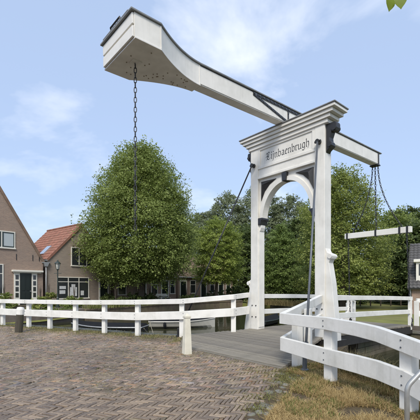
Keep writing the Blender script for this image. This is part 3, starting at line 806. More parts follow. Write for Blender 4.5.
wing(1, 'white fence continuing beyond the right end of the bridge', [(*W2(1.35, 6.4), .02), (*W2(2.2, 7.7), -.05), (*W2(3.6, 8.2), -.2), (*W2(5.2, 8.4), -.3)])
wing(-1, 'white fence continuing beyond the left end of the bridge', [(*W2(-1.35, 6.4), .02), (*W2(-2.0, 8.0), -.12), (*W2(-3.0, 9.3), -.3)])

# ---------------------------------------------------------------- bollards
t = thing('bollard', 'leaning weathered timber bollard with white painted top beside the fence', 'bollard', (-6.55, 12.15, 0), .3)
b = MB(); b.lathe([(.125, -.1), (.125, .3), (.12, .62)], 14); b.build('shaft', M['wood_old'], t, smooth=False)
b = MB(); b.lathe([(.124, .62), (.13, .64), (.13, .80), (.10, .87), (.02, .885)], 14); b.build('painted_top', M['fence'], t)
t.rotation_euler.y = R(4)
t = thing('white_bollard', 'slim white tapered bollard with pyramid top at the plank edge', 'bollard', (-.535, 8.25, .02), .5)
b = MB()
def frustum(b, w0, w1, z0, z1): b.add([(-w0, -w0, z0), (w0, -w0, z0), (w0, w0, z0), (-w0, w0, z0), (-w1, -w1, z1), (w1, -w1, z1), (w1, w1, z1), (-w1, w1, z1)],
                                       [(0, 3, 2, 1), (4, 5, 6, 7), (0, 1, 5, 4), (1, 2, 6, 5), (2, 3, 7, 6), (3, 0, 4, 7)])
frustum(b, .095, .062, -.1, .84); b.build('shaft', M['cream'], t, bevel=.01)
b = MB(); frustum(b, .072, .072, .84, .88); frustum(b, .07, .006, .881, .95); b.build('cap', M['cream'], t, bevel=.006)

# galvanised handrail hoop at lower right
t = thing('tube_handrail', 'bent galvanised tube handrail in the lower right corner', 'handrail', (1.665, 3.0, 0))
path = [(0, 0, -.1), (0, 0, .70)] + [(.09 * (1 - math.cos(a)), .0, .70 + .11 * math.sin(a)) for a in [R(x) for x in (12, 25, 38, 50)]]
px, _, pz = path[-1]
path += [(px + .34, 0, pz + .36), (px + .42, 0, pz + .41), (px + .55, 0, pz + .43), (1.5, 0, pz + .43), (1.6, 0, pz + .40), (1.65, 0, pz + .3), (1.66, 0, -.1)]
b = MB(); b.tube(path, .021, 14); b.build('tube', M['galv'], t, smooth=True)
b = MB(); b.tube([(.0, 0, 0), (0, 0, .012)], .06, 12); b.tube([(1.66, 0, 0), (1.66, 0, .012)], .06, 12); b.build('base_plate', M['galv'], t)

# ================================================================ HOUSES
HRZ = math.atan2(.774, .633)
HO = (-14.1, 27.0)
def HW(d, y): return (HO[0] + .633 * d - .774 * y, HO[1] + .774 * d + .633 * y)
def window(parent, x0, x1, z0, z1, nm=2, transom=None, glass='glass', fw=.07, yp=0.0, name='window'):
    b = MB(); d0, d1_ = yp - .05, yp + .03
    b.box(x0, x0 + fw, d0, d1_, z0, z1); b.box(x1 - fw, x1, d0, d1_, z0, z1)
    b.box(x0 + fw, x1 - fw, d0, d1_, z1 - fw, z1); b.box(x0 + fw - .1, x1 - fw + .1, d0 - .04, d1_, z0 - .05, z0 + fw * .6)
    for i in range(1, nm):
        xc = x0 + (x1 - x0) * i / nm; b.box(xc - fw * .45, xc + fw * .45, d0 + .008, d1_, z0 + fw * .6, z1 - fw)
    if transom: b.box(x0 + fw, x1 - fw, d0 + .012, d1_, transom - fw * .4, transom + fw * .4)
    fr = b.build(name, M['frame'], parent)
    for i in range(nm):
        a = x0 + (x1 - x0) * i / nm; c = x0 + (x1 - x0) * (i + 1) / nm
        zs = [(z0, z1)] if not transom else [(z0, transom), (transom, z1)]
        for za, zb in zs:
            MB().box(a + fw * .5, c - fw * .5, yp - .018, yp + .01, za + fw * .45, zb - fw * .45).build('pane', M[glass], fr)
    return fr
def pantiles(name, parent, x_len, slope_len, m, origin, ang_dir, along):
    """corrugated tile slope: along = unit vector of eave, ang_dir = unit vector upslope"""
    nx = max(2, int(x_len / .25) * 4); ny = max(1, int(slope_len / .34)); al = Vector(along); up = Vector(ang_dir); nr = al.cross(up).normalized()
    if nr.z < 0: nr = -nr
    vs = []; fs = []; O = Vector(origin)
    rowv = []
    for j in range(ny):
        for e in (0, 1):
            r_ = []
            for i in range(nx + 1):
                ph = i % 4; hh = (0.0, .022, .045, .022)[ph]
                s_ = slope_len * (j + e) / ny; lift = .03 * (1 - e)
                r_.append(len(vs)); vs.append(O + al * (x_len * i / nx) + up * s_ + nr * (hh + lift))
            rowv.append(r_)
    for j in range(len(rowv) - 1):
        for i in range(nx): fs.append((rowv[j][i], rowv[j][i + 1], rowv[j + 1][i + 1], rowv[j + 1][i]))
    b = MB(); b.add(vs, fs)
    # backing slab
    q = [O, O + al * x_len, O + al * x_len + up * slope_len, O + up * slope_len]
    dn = nr * -.10
    b.add([p - nr * .004 for p in q] + [p + dn for p in q], [(0, 1, 2, 3), (7, 6, 5, 4), (0, 4, 5, 1), (1, 5, 6, 2), (2, 6, 7, 3), (3, 7, 4, 0)])
    return b.build(name, m, parent)
def gable_house(name, label, x0, x1, xp, eave, peak, depth, wall, tile, yoff=0.0, z=0.0):
    ox, oy = HW(x0, yoff)
    root = thing(name, label, 'house', (ox, oy, z), HRZ)
    wd = x1 - x0; p = xp - x0
    b = MB(); b.prism([(0, -.3), (wd, -.3), (wd, eave), (p, peak), (0, eave)], 0, depth, 'y'); b.build('wall', M[wall], root)
    for side in (0, 1):
        xe = 0 if side == 0 else wd
        up = Vector((p - xe, 0, peak - eave)); ln = up.length; up.normalize()
        O = Vector((xe, -.06, eave + .05)) - up * .12
        pantiles('roof', root, depth + .12, ln + .12, M[tile], O, up, (0, 1, 0))
        # verge boards on the gable edge
        nr = Vector((-up.z, 0, up.x)) if side == 0 else Vector((up.z, 0, -up.x))
        if nr.z < 0: nr = -nr
        a = Vector((xe, 0, eave)) - up * .1; c = Vector((p, 0, peak)) + up * .02
        q = [a - nr * .10, c - nr * .10, c + nr * .08, a + nr * .08]
        b = MB(); b.prism([(v.x, v.z) for v in q], -.09, -.055, 'y'); b.build('verge', M[tile], root)
        MB().tube([(xe + (-.08 if side == 0 else .08), -.1, eave - .1), (xe + (-.08 if side == 0 else .08), depth, eave - .1)], .06, 8).build('gutter', M['zinc'], root)
    b = MB(); b.tube([(p, -.08, peak + .09), (p, depth, peak + .09)], .11, 8); b.build('ridge_tile', M[tile], root)
    return root
# house A
A0 = -6.6
hA = gable_house('brick_house', 'tall pinkish brick gabled house with dark door at the left edge', A0, 1.4, -2.6, 3.55, 10.1, 8.0, 'wallA', 'tile_brown')
ox = -A0
window(hA, -4.4 + ox, -.69 + ox, 4.38, 5.62, 4, None, 'blind')
wA = hA.children[-1]
for i in range(4):
    a = -4.4 + ox + 3.71 * i / 4 + .06; c = -4.4 + ox + 3.71 * (i + 1) / 4 - .05
    b = MB(); b.box(a, a + .07, -.04, -.019, 4.46, 5.55); b.box(c - .07, c, -.04, -.019, 4.46, 5.55); b.box(a + .07, c - .07, -.04, -.019, 4.46, 4.53); b.box(a + .07, c - .07, -.04, -.019, 5.48, 5.55)
    b.build('sash', M['lamp_green'], wA)
window(hA, -4.6 + ox, -1.5 + ox, .9, 3.2, 3, 2.5)
dr = MB().box(-.33 + ox, .48 + ox, -.05, .01, .2, 2.58).build('door', M['door'], hA, bevel=.01)
b = MB()
for z0, z1 in ((.4, 1.1), (1.25, 2.4)):
    b.box(-.22 + ox, .02 + ox, -.07, -.049, z0, z1); b.box(.13 + ox, .37 + ox, -.07, -.049, z0, z1)
b.build('door_panel', M['door'], dr, bevel=.01)
MB().tube([(.40 + ox, -.05, 1.2), (.40 + ox, -.12, 1.2)], .035, 8).build('handle', M['zinc'], dr)
for a, c in ((-.78, -.36), (.51, .92)):
    sl_ = MB().box(a + ox, c + ox, -.06, .01, .1, 2.6).build('sidelight', M['frame'], hA, bevel=.008)
    for k in range(4):
        MB().box(a + .1 + ox, c - .1 + ox, -.075, -.05, .75 + k * .45, 1.08 + k * .45).build('pane', M['glass'], sl_)
MB().box(-.95 + ox, 1.32 + ox, -.28, .0, 2.66, 2.80).build('door_hood', M['frame'], hA, bevel=.02)
MB().box(-.85 + ox, 1.2 + ox, -.18, .0, 2.58, 2.665).build('hood_moulding', M['frame'], hA, bevel=.02)
MB().box(-1.0 + ox, 1.1 + ox, -.7, .0, -.05, .18).build('doorstep', M['stone'], hA, bevel=.02)
for xx in (-4.3, -2.2, -.6, .6, 1.1):
    MB().box(xx + ox - .02, xx + ox + .02, -.03, .0, 3.55, 4.0).build('wall_anchor', M['black'], hA)
MB().box(-3.4 + ox, -3.36 + ox, -.03, 0, 6.5, 7.2).build('wall_anchor', M['black'], hA)
# downpipe between A and B
t = thing('downpipe', 'grey zinc downpipe with hopper between the two gabled houses', 'downpipe', (*HW(1.6, -.1), 0), HRZ)
MB().tube([(0, 0, -.05), (0, 0, 3.2)], .05, 10).build('pipe', M['zinc'], t, smooth=True)
b = MB(); b.prism([(-.10, 3.15), (.10, 3.15), (.2, 3.42), (-.2, 3.42)], -.1, .12, 'y'); b.box(-.3, .3, -.08, .14, 3.42, 3.5); b.build('hopper', M['zinc'], t)
# house B
B0 = 1.75
hB = gable_house('shop_house', 'lower gabled brick house with red pantile roof and wide shop window', B0, 7.7, 4.72, 3.75, 6.85, 6.0, 'wallB', 'tile')
ox = -B0
window(hB, 3.77 + ox, 5.96 + ox, 3.32, 4.9, 3)
ws = window(hB, 2.55 + ox, 5.45 + ox, .55, 2.36, 3, 1.95)
for (a, c, z0, z1) in ((2.75, 3.25, .95, 1.25), (2.75, 3.3, 1.35, 1.6), (3.65, 4.3, .75, 1.5), (3.8, 4.15, 1.5, 1.75), (4.65, 4.95, .8, 1.2)):
    MB().box(a + ox, c + ox, -.028, -.019, z0, z1).build('poster', M['poster'], ws)
dB = MB().box(6.55 + ox, 7.35 + ox, -.05, .01, .1, 2.2).build('door', M['door'], hB)
b = MB(); b.box(6.43 + ox, 6.55 + ox, -.07, .01, 0, 2.32); b.box(7.35 + ox, 7.47 + ox, -.07, .01, 0, 2.32); b.box(6.55 + ox, 7.35 + ox, -.07, .01, 2.2, 2.32); b.build('door_frame', M['frame'], hB)
# skylight on the left slope
up = Vector((4.72 - B0, 0, 6.85 - 3.75)).normalized(); nr = Vector((-up.z, 0, up.x))
b = MB()
o_ = Vector((0, 1.3, 3.80)) + up * .55
q = [o_, o_ + Vector((0, .75, 0)), o_ + Vector((0, .75, 0)) + up * 1.0, o_ + up * 1.0]
b.add([p + nr * .04 for p in q] + [p + nr * .13 for p in q], [(0, 3, 2, 1), (4, 5, 6, 7), (0, 1, 5, 4), (1, 2, 6, 5), (2, 3, 7, 6), (3, 0, 4, 7)])
b.build('skylight', M['skylight'], hB)
# house behind
hC = gable_house('rear_house', 'red roofed house half hidden behind the two gabled houses', -2.2, 4.2, 1.0, 3.6, 7.4, 9.0, 'wallC', 'tile', yoff=12.5)
# low row along the quay: two terraces with ridge parallel to the street
def row_house(x0, x1, eave, ridge, depth, wall, label, ops):
    root = thing('row_house', label, 'house', (*HW(x0, 0.3), 0), HRZ)
    wd = x1 - x0
    b = MB(); b.prism([(0, -.3), (depth, -.3), (depth, eave), (depth / 2, ridge), (0, eave)], 0, wd, 'x'); b.build('wall', M[wall], root)
    for side in (0, 1):
        ye = 0 if side == 0 else depth
        up = Vector((0, depth / 2 - ye, ridge - eave)); ln = up.length; up.normalize()
        pantiles('roof', root, wd + .1, ln + .25, M['tile_brown'], Vector((-.05, ye, eave + .06)) - up * .25, up, (1, 0, 0))
    MB().tube([(-.05, depth / 2, ridge + .1), (wd + .05, depth / 2, ridge + .1)], .1, 8).build('ridge_tile', M['tile_brown'], root)
    MB().tube([(-.02, -.16, eave - .05), (wd + .02, -.16, eave - .05)], .065, 8).build('gutter', M['zinc'], root)
    for (kind, a, c) in ops:
        if kind == 'd':
            d = MB().box(a - x0, c - x0, -.04, .01, .1, 2.12).build('door', M['door'], root)
            b = MB(); b.box(a - x0 - .13, a - x0, -.06, .01, 0, 2.28); b.box(c - x0, c - x0 + .13, -.06, .01, 0, 2.28); b.box(a - x0, c - x0, -.06, .01, 2.12, 2.28)
            b.build('door_frame', M['frame'], d)
        else:
            window(root, a - x0, c - x0, .75, 2.28, 1, 1.75)
    return root
row_house(8.3, 16.6, 2.55, 5.6, 6.5, 'wallC', 'low brick cottage behind the round tree with pale framed doors', [('w', 8.7, 9.7), ('d', 11.2, 12.1), ('w', 12.9, 13.8), ('d', 14.4, 15.3), ('w', 15.6, 16.4)])
row_house(16.9, 27.5, 2.65, 5.4, 6.5, 'wallC', 'long low brick cottage further along the quay behind the small tree', [('d', 17.3, 18.2), ('w', 18.9, 19.9), ('d', 20.9, 21.8), ('w', 22.6, 23.5), ('d', 24.4, 25.3), ('w', 26, 27)])
# house on the right bank
t = thing('dormer_house', 'low brick house with dark roof and white dormer at the right edge', 'house', (13.75, 24.2, FR), R(-31))
b = MB(); b.prism([(0, -.3), (9, -.3), (9, 1.95), (4.5, 5.2), (0, 1.95)], 0, 12, 'x'); b.build('wall', M['wallC'], t)
for side in (0, 1):
    ye = 0 if side == 0 else 9
    up = Vector((0, 4.5 - ye, 3.25)).normalized(); ln = Vector((0, 4.5, 3.25)).length
    pantiles('roof', t, 12.5, ln + .4, M['slate'], Vector((-.25, ye, 2.0)) - up * .4, up, (1, 0, 0))
b = MB(); b.box(.25, 1.95, .35, 3.4, 2.2, 3.55); dm = b.build('dormer', M['frame'], t)
MB().box(.1, 2.1, .20, 3.6, 3.55, 3.75).build('dormer_cornice', M['frame'], dm, bevel=.03)
for a in (.42, 1.14):
    MB().box(a, a + .6, .325, .36, 2.65, 3.42).build('pane', M['glass'], dm)
window(t, .55, 1.5, .6, 1.7, 2); window(t, 3.2, 4.4, .6, 1.7, 2)
MB().tube([(-.08, -.08, -.1), (-.08, -.08, 1.85)], .05, 8).build('drainpipe', M['zinc'], t)

# ================================================================ LAMP, BOATS, SMALL THINGS
t = thing('street_lamp', 'dark green iron street lamp with glazed lantern before the shop window', 'street lamp', (-11.35, 26.45, 0))
b = MB(); b.lathe([(.16, 0), (.16, .1), (.10, .14), (.09, .7), (.06, .78), (.045, 1.0), (.04, 2.75), (.06, 2.78), (.03, 2.85)], 12); b.build('column', M['lamp_green'], t)
b = MB(); b.tube([(-.28, 0, 2.55), (.28, 0, 2.55)], .02, 8); b.lathe([(.03, 2.5), (.05, 2.55), (.03, 2.6)], 8); b.build('ladder_bar', M['lamp_green'], t)
b = MB(); b.lathe([(.10, 2.86), (.185, 3.26)], 6); b.build('lantern_glass', M['lamp_glass'], t)
b = MB()
for k in range(6):
    a = k * math.pi / 3; b.tube([(.105 * math.cos(a), .105 * math.sin(a), 2.84), (.195 * math.cos(a), .195 * math.sin(a), 3.28)], .013, 5)
b.lathe([(.11, 2.82), (.115, 2.86)], 6); b.lathe([(.23, 3.26), (.22, 3.30), (.10, 3.42), (.05, 3.44), (.05, 3.5), (.02, 3.58)], 12); b.build('lantern_roof', M['lamp_green'], t)

def boat(name, label, loc, rz, ln, bm, h, hull, cover, rim):
    root = thing(name, label, 'boat', loc, rz)
    n = 14; secs = []
    b = MB(); vs = []
    for i in range(n + 1):
        t_ = i / n; x = ln * (t_ - .5)
        wv = bm / 2 * (1 - max(0, (t_ - .45) / .55) ** 2.2) * (.8 + .2 * min(1, t_ / .3)); wv = max(wv, .015)
        sh = h + .16 * max(0, (t_ - .5)) ** 1.5 * 2
        vs += [(x, -wv, sh), (x, -wv * .82, h * .3), (x, 0, -.18), (x, wv * .82, h * .3), (x, wv, sh)]
    fs = [(i * 5 + k, i * 5 + k + 1, i * 5 + 6 + k, i * 5 + 5 + k) for i in range(n) for k in range(4)]
    fs += [(0, 4, 3, 2, 1)]
    b.add(vs, fs); hl = b.build('hull', M[hull], root, smooth=False)
    left = [(vs[i * 5][0], vs[i * 5][1], vs[i * 5][2]) for i in range(n + 1)]; right = [(vs[i * 5 + 4][0], vs[i * 5 + 4][1], vs[i * 5 + 4][2]) for i in range(n + 1)]
    b = MB(); b.tube(left + right[::-1], .035, 6, closed=True); b.build('gunwale', M[rim], root)
    b = MB(); cv = []
    for i in range(n + 1):
        l_, r_ = left[i], right[i]; cv += [(l_[0], l_[1] * .97, l_[2] + .01), (l_[0], l_[1] * .45, l_[2] + .13), (l_[0], 0, l_[2] + .17), (l_[0], r_[1] * .45, l_[2] + .13), (l_[0], r_[1] * .97, l_[2] + .01)]
    b.add(cv, [(i * 5 + k, i * 5 + k + 1, i * 5 + 6 + k, i * 5 + 5 + k) for i in range(n) for k in range(4)] + [(0, 1, 2, 3, 4)])
    b.build('cover', M[cover], root, smooth=True)
    return root
boat('white_boat', 'small white moored boat under a dark cover seen between the fence rails', (-1.55, 20.0, WATER), R(8), 3.7, 1.5, .38, 'hull_white', 'canvas', 'hull_white')
wb = [o for o in col.objects if o.name == 'white_boat'][0]
for fx in (-1.0, .3):
    MB().lathe([(.02, .38), (.07, .33), (.085, .22), (.07, .10), (.02, .06)], 10, (fx, -.80)).build('fender', M['canvas'], wb, smooth=True)
boat('dark_boat', 'dark hulled low boat moored behind the long white fence', (-5.3, 18.4, WATER - .08), R(172), 4.0, 1.5, .34, 'hull_dark', 'canvas', 'zinc')
boat('green_boat', 'small dark rowing boat on the water beyond the left portal post', (3.6, 21.8, WATER), R(60), 3.2, 1.2, .3, 'hull_dark', 'canvas', 'lamp_green')
rope = MB().tube([(-3.35, 19.75, WATER + .45), (-2.9, 17.5, -.42), (-2.4, 15, -.40), (-2.1, 12.4, -.12), (-2.15, 11.55, .22)], .012, 6).build('mooring_rope', M['rope'])
tag(rope, 'thin pale mooring rope from the white boat to the fence', 'rope')
t = thing('bench', 'white slatted bench on the quay between the tree and the cottages', 'bench', (*HW(12.3, -2.2), 0), HRZ)
for k in range(3): MB().box(-.8, .8, -.2 + k * .14, -.08 + k * .14, .42, .46).build('seat_slat', M['frame'], t)
for k in range(2): MB().box(-.8, .8, .22, .25, .55 + k * .16, .67 + k * .16).build('back_slat', M['frame'], t)
for s_ in (-.65, .65): MB().box(s_ - .04, s_ + .04, -.2, .25, 0, .42).build('leg', M['black'], t)
# wooden park fence posts on the far lawn
t = thing('park_fence', 'low dark post fence across the sunlit park lawn', 'fence', (13.2, 33.5, FR), R(8))
for k in range(9): MB().box(k * 1.05 - .04, k * 1.05 + .04, -.04, .04, -.1, .95).build('post', M['bark'], t)
for z in (.45, .85): MB().tube([(0, 0, z), (8.4, 0, z)], .012, 5).build('wire', M['grey_iron'], t)

# ================================================================ TREES
def leaf_quads(P, D, size, rng, tint, jit=.25):
    """P leaf base (n,3); D preferred axis (n,3)"""
    n = len(P)
    ax = D + rng.normal(0, .55, (n, 3)); ax /= np.linalg.norm(ax, axis=1)[:, None]
    up = np.array([0, 0, 1.0]) + (.55 * tint if tint is not None else 0) + rng.normal(0, .42, (n, 3))
    sd_ = np.cross(ax, up); sd_ /= np.linalg.norm(sd_, axis=1)[:, None] + 1e-9
    s_ = size * rng.uniform(.65, 1.35, n)[:, None]
    a = P; c = P + ax * s_; m = P + ax * s_ * .45
    bend = np.cross(sd_, ax) * s_ * .12
    V = np.stack([a, m + sd_ * s_ * .36 - bend, c, m - sd_ * s_ * .36 - bend], 1)
    return V
def make_tree(name, label, x, y, z0, height, base, prof, n_leaf, size, c_lo, c_hi, seed, trunk=.2, group='trees on the far banks', lump=.16, droop=-.25, spray=.75, trunk_m='bark', cat='tree', lean=(0, 0), flat=1.0):
    rng = np.random.default_rng(seed)
    root = thing(name, label, cat, (x, y, z0), 0, group)
    zs = np.array([p[0] for p in prof]); rs = np.array([p[1] for p in prof])
    per = 40; ns = n_leaf // per
    zz = rng.uniform(0, 1, ns * 4); rr = np.interp(zz, zs, rs)
    keep = rng.uniform(0, rs.max(), ns * 4) < rr + .15 * rs.max(); zz = zz[keep][:ns]; rr = rr[keep][:ns]; ns = len(zz)
    an = rng.uniform(0, 2 * math.pi, ns)
    ph = rng.uniform(0, 6.28, 8)
    lm = (np.sin(an * 3 + zz * 9 + ph[0]) + np.sin(an * 5 - zz * 13 + ph[1]) + np.sin(an * 2 + zz * 21 + ph[2]) + .8 * np.sin(an * 9 + zz * 17 + ph[3])) / 3.0
    R_ = rr * (1 + lump * lm)
    depth = rng.uniform(0, 1, ns) ** .36
    rad = np.maximum(R_ * (.25 + .75 * depth) - spray * .30, .05)
    cen = np.stack([rad * np.cos(an), rad * np.sin(an) * flat, base + (height - spray * .25 - base) * zz], -1)
    cen += rng.normal(0, .10, (ns, 3))
    outd = np.stack([np.cos(an), np.sin(an) * flat, 1.5 * np.clip(zz - .45, 0, 1) + droop * .6 + .1], -1) + rng.normal(0, .30, (ns, 3))
    outd /= np.linalg.norm(outd, axis=1)[:, None]
    side_ = np.cross(outd, np.array([0, 0, 1.0]) + rng.normal(0, .3, (ns, 3))); side_ /= np.linalg.norm(side_, axis=1)[:, None]
    tt = rng.uniform(-.35, .75, (ns, per)); ww = rng.uniform(-1, 1, (ns, per)) * (.30 * (1.0 - np.clip(tt, 0, 1)))
    L_ = spray * rng.uniform(.6, 1.4, ns)
    P = cen[:, None, :] + outd[:, None, :] * (tt[:, :, None] * L_[:, None, None]) + side_[:, None, :] * (ww[:, :, None] * L_[:, None, None] * 1.3)
    P += rng.normal(0, spray * .06, (ns, per, 3))
    P[:, :, 2] -= np.clip(tt, 0, 1) ** 2 * spray * .30 + np.abs(ww) * spray * .35
    D = outd[:, None, :] * .8 + side_[:, None, :] * np.sign(ww)[:, :, None] * .6
    D = D.reshape(-1, 3); P = P.reshape(-1, 3)
    V = leaf_quads(P, D + np.array([0, 0, -.3]), size, rng, np.repeat(np.stack([np.cos(an), np.sin(an), 0 * an], -1), per, 0))
    # leaf colour: mixed at random per spray and leaf, paler where the crown bulges
    mixv = np.clip(rng.normal(.42, .22, ns) + .14 * lm, 0, 1); mixv = np.repeat(mixv[:, None], per, 1) + rng.normal(0, .12, (ns, per))
    mixv = np.clip(mixv, 0, 1).reshape(-1, 1)
    tint = np.array(c_lo) * (1 - mixv) + np.array(c_hi) * mixv
    V[:, :, 0] += lean[0]; V[:, :, 1] += lean[1]
    linkmesh('crown', quads_mesh('crown', V, tint, M['leaf']), root)
    b = MB(); th_ = base + (height - base) * .62
    wob = [(rng.normal(0, .05) + lean[0] * k / 6, rng.normal(0, .05) + lean[1] * k / 6, th_ * k / 6 - .1) for k in range(7)]
    b.tube(wob, [trunk * (1.25 if k == 0 else 1 - .13 * k) for k in range(7)], 9)
    for k in range(11):
        t_ = rng.uniform(.35, 1) ; hz = base * .75 + (th_ - base * .75) * t_; a = k * 2.4 + rng.normal(0, .3)
        zrel = min(1, max(0, (hz + 1.2 - base) / (height - base))); rr_ = np.interp(zrel, zs, rs) * .72
        p0 = (lean[0] * hz / height, lean[1] * hz / height, hz)
        p1 = (p0[0] + rr_ * .5 * math.cos(a), p0[1] + rr_ * .5 * math.sin(a), hz + .7); p2 = (p0[0] + rr_ * math.cos(a), p0[1] + rr_ * math.sin(a), hz + 1.2)
        b.tube([p0, p1, p2], [trunk * .42, trunk * .26, trunk * .08], 6)
    b.build('trunk', M[trunk_m], root)
    return root
G1 = ((.15, .20, .042), (.36, .42, .13))      # lime, mid green
G2 = ((.18, .24, .04), (.40, .46, .12))          # fresh green
G3 = ((.075, .11, .03), (.17, .215, .07))        # dark
G4 = ((.15, .195, .04), (.39, .43, .12))       # yellowish
G5 = ((.19, .225, .12), (.33, .37, .21))        # far greyish, distance haze mixed into the leaf colour
egg = [(0, .55), (.08, .80), (.2, .95), (.38, 1.0), (.55, .97), (.7, .86), (.82, .68), (.92, .42), (1, .08)]
def pf(r, p=egg): return [(a, b_ * r) for a, b_ in p]
make_tree('lime_tree', 'large dense egg-shaped lime tree behind the hanging chain', -6.05, 31.0, 0, 13.95, 2.2, pf(4.85, [(.0, .45), (.05, .66), (.12, .88), (.28, 1), (.44, .95), (.6, .80), (.73, .66), (.86, .47), (.955, .26), (1, .05)]), 170000, .14, *G1, 21, trunk=.34, lump=.11, spray=1.6)
make_tree('young_lime_tree', 'small light green round tree left of the portal behind the stay', .75, 38.5, 0, 9.1, 2.1, pf(2.85), 34000, .15, *G2, 22, trunk=.2, lump=.12, spray=1.0)
make_tree('linden_tree', 'dark conical tree framed by the portal arch', 8.3, 41.0, FR, 9.2, 1.2, pf(2.75, [(0, .6), (.1, .9), (.3, 1), (.5, .92), (.7, .7), (.85, .42), (1, .06)]), 34000, .15, (.12, .175, .038), (.28, .36, .11), 23, trunk=.2, lump=.12, spray=1.0)
make_tree('maple_tree', 'tall yellowish green tree behind the right portal post and spreader bar', 11.35, 30.5, FR, 12.2, 1.3, pf(3.75, [(0, .8), (.1, .95), (.3, 1), (.5, .92), (.7, .78), (.85, .5), (1, .1)]), 62000, .145, *G4, 24, trunk=.26, lump=.3, spray=1.3)
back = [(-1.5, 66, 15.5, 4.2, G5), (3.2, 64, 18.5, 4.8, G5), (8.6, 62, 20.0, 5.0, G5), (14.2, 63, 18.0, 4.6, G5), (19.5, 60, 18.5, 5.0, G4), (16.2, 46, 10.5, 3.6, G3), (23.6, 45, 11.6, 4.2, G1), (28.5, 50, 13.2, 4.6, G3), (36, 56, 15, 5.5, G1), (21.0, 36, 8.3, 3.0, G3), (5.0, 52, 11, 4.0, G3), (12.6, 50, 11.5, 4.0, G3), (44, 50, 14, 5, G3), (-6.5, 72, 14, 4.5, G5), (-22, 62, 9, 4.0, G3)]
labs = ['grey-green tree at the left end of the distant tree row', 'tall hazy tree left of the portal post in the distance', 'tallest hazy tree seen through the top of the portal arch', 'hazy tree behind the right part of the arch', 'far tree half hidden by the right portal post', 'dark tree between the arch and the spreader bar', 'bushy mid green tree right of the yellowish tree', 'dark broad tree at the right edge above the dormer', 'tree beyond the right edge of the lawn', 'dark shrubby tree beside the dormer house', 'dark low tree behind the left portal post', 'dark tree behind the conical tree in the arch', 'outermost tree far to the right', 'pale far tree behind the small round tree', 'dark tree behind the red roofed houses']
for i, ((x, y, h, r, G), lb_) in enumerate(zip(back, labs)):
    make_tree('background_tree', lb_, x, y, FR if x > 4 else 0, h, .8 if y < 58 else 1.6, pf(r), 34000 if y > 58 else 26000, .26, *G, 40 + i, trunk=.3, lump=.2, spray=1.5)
def shrub(label, x, y, z, h, r, n, G, seed, name='shrub', size=.11, flat=1.0):
    return make_tree(name, label, x, y, z, h, .05, pf(r, [(0, .9), (.3, 1), (.6, .9), (.85, .6), (1, .15)]), n, size, *G, seed, trunk=.04, group='shrubs on the far banks', spray=.3, lump=.2, cat='shrub', flat=flat)
sh = [(HW(5.2, -4.2), .8, .9, G3, 'low dark shrub on the quay edge under the shop window'), (HW(7.0, -4.3), .95, 1.2, G3, 'broad dark shrub on the quay edge left of the lime tree'), (HW(9.0, -4.5), .8, 1.1, G3, 'dark shrub overhanging the quay edge right of the lime tree'), (HW(2.0, -3.6), .7, .7, G1, 'small green shrub on the quay edge before the lamp'), (HW(-.4, -3.4), .8, .6, G4, 'pale shrub on the lawn bank before the dark door'), (HW(13.5, -4.2), .6, .8, G4, 'pale shrub on the quay edge before the cottage'), (HW(-1.9, -1.2), 1.0, .7, G1, 'leafy shrub under the left window of the tall brick house'), (HW(1.5, -.8), 1.1, .6, G4, 'small shrub at the foot of the downpipe'), (HW(2.4, -2.2), .8, .5, G1, 'low shrub left of the street lamp foot'),
      (HW(6.0, -2.2), .9, .8, G3, 'dark shrub right of the shop window'), (HW(7.9, -3.4), 1.0, 1.1, G3, 'dark clipped shrub under the big lime tree'), (HW(9.4, -3.5), .9, 1.0, G3, 'dark shrub at the right of the lime trunk'), (HW(16.0, -2.5), .8, .9, G1, 'shrub in front of the low cottage'), (HW(19.5, -2.8), 1.2, 1.0, G3, 'shrub beside the small round tree')]
for i, ((x, y), h, r, G, lb_) in enumerate(sh): shrub(lb_, x, y, 0, h, r, 1800, G, 70 + i)
# hedge on the park bank: one clipped mass each
hd = [(6.0, 39.5, 1.4, 2.4, 'dark hedge at the head of the canal branch'), (10.5, 38.5, 1.3, 2.2, 'dark hedge below the conical tree'), (14.8, 38.0, 1.6, 2.2, 'hedge behind the right portal post'), (3.2, 41.5, 1.5, 2.0, 'hedge at the end of the quay'), (19.2, 40.5, 2.2, 2.6, 'high hedge closing the lawn'), (23.8, 40.5, 2.4, 2.6, 'high hedge behind the dormer house')]
for i, (x, y, h, r, lb_) in enumerate(hd): shrub(lb_, x, y, FR if x > 4 else 0, h, r, 5000, G3, 90 + i, 'hedge', .16, .6)
# overhanging tree whose lowest leaves enter the frame at the top right
t = make_tree('overhanging_tree', 'tree outside the frame whose two leaves hang into the top right corner', 4.3, .9, 0, 9.5, 4.9, pf(2.6), 9000, .10, *G2, 120, trunk=.16, group=None)
b = MB(); b.tube([(-.0, .1, 4.6), (-1.2, .8, 4.75), (-2.2, 1.35, 4.45), (-2.82, 1.58, 3.98), (-3.0, 1.62, 3.655)], [.045, .03, .018, .008, .004], 6); b.build('twig', M['bark'], t)
rng = np.random.default_rng(2)
lvs = []
def big_leaf(p, d, s_, nrm):
    p = np.array(p); d = np.array(d) / np.linalg.norm(d); nrm = np.array(nrm); sd_ = np.cross(d, nrm); sd_ /= np.linalg.norm(sd_)
    nn_ = np.cross(sd_, d)
    prof = [(0, .02), (.08, .20), (.22, .36), (.4, .42), (.58, .37), (.75, .24), (.88, .10), (1, .0)]
    vs = []
    for t_, w_ in prof:
        c = p + d * t_ * s_ - nn_ * (t_ ** 2 * .10 * s_)
        vs += [c - sd_ * w_ * s_ + nn_ * w_ * .15 * s_, c, c + sd_ * w_ * s_ + nn_ * w_ * .15 * s_]
    fs = []
    for i in range(len(prof) - 1):
        o = i * 3; fs += [(o, o + 1, o + 4, o + 3), (o + 1, o + 2, o + 5, o + 4)]
    return vs, fs
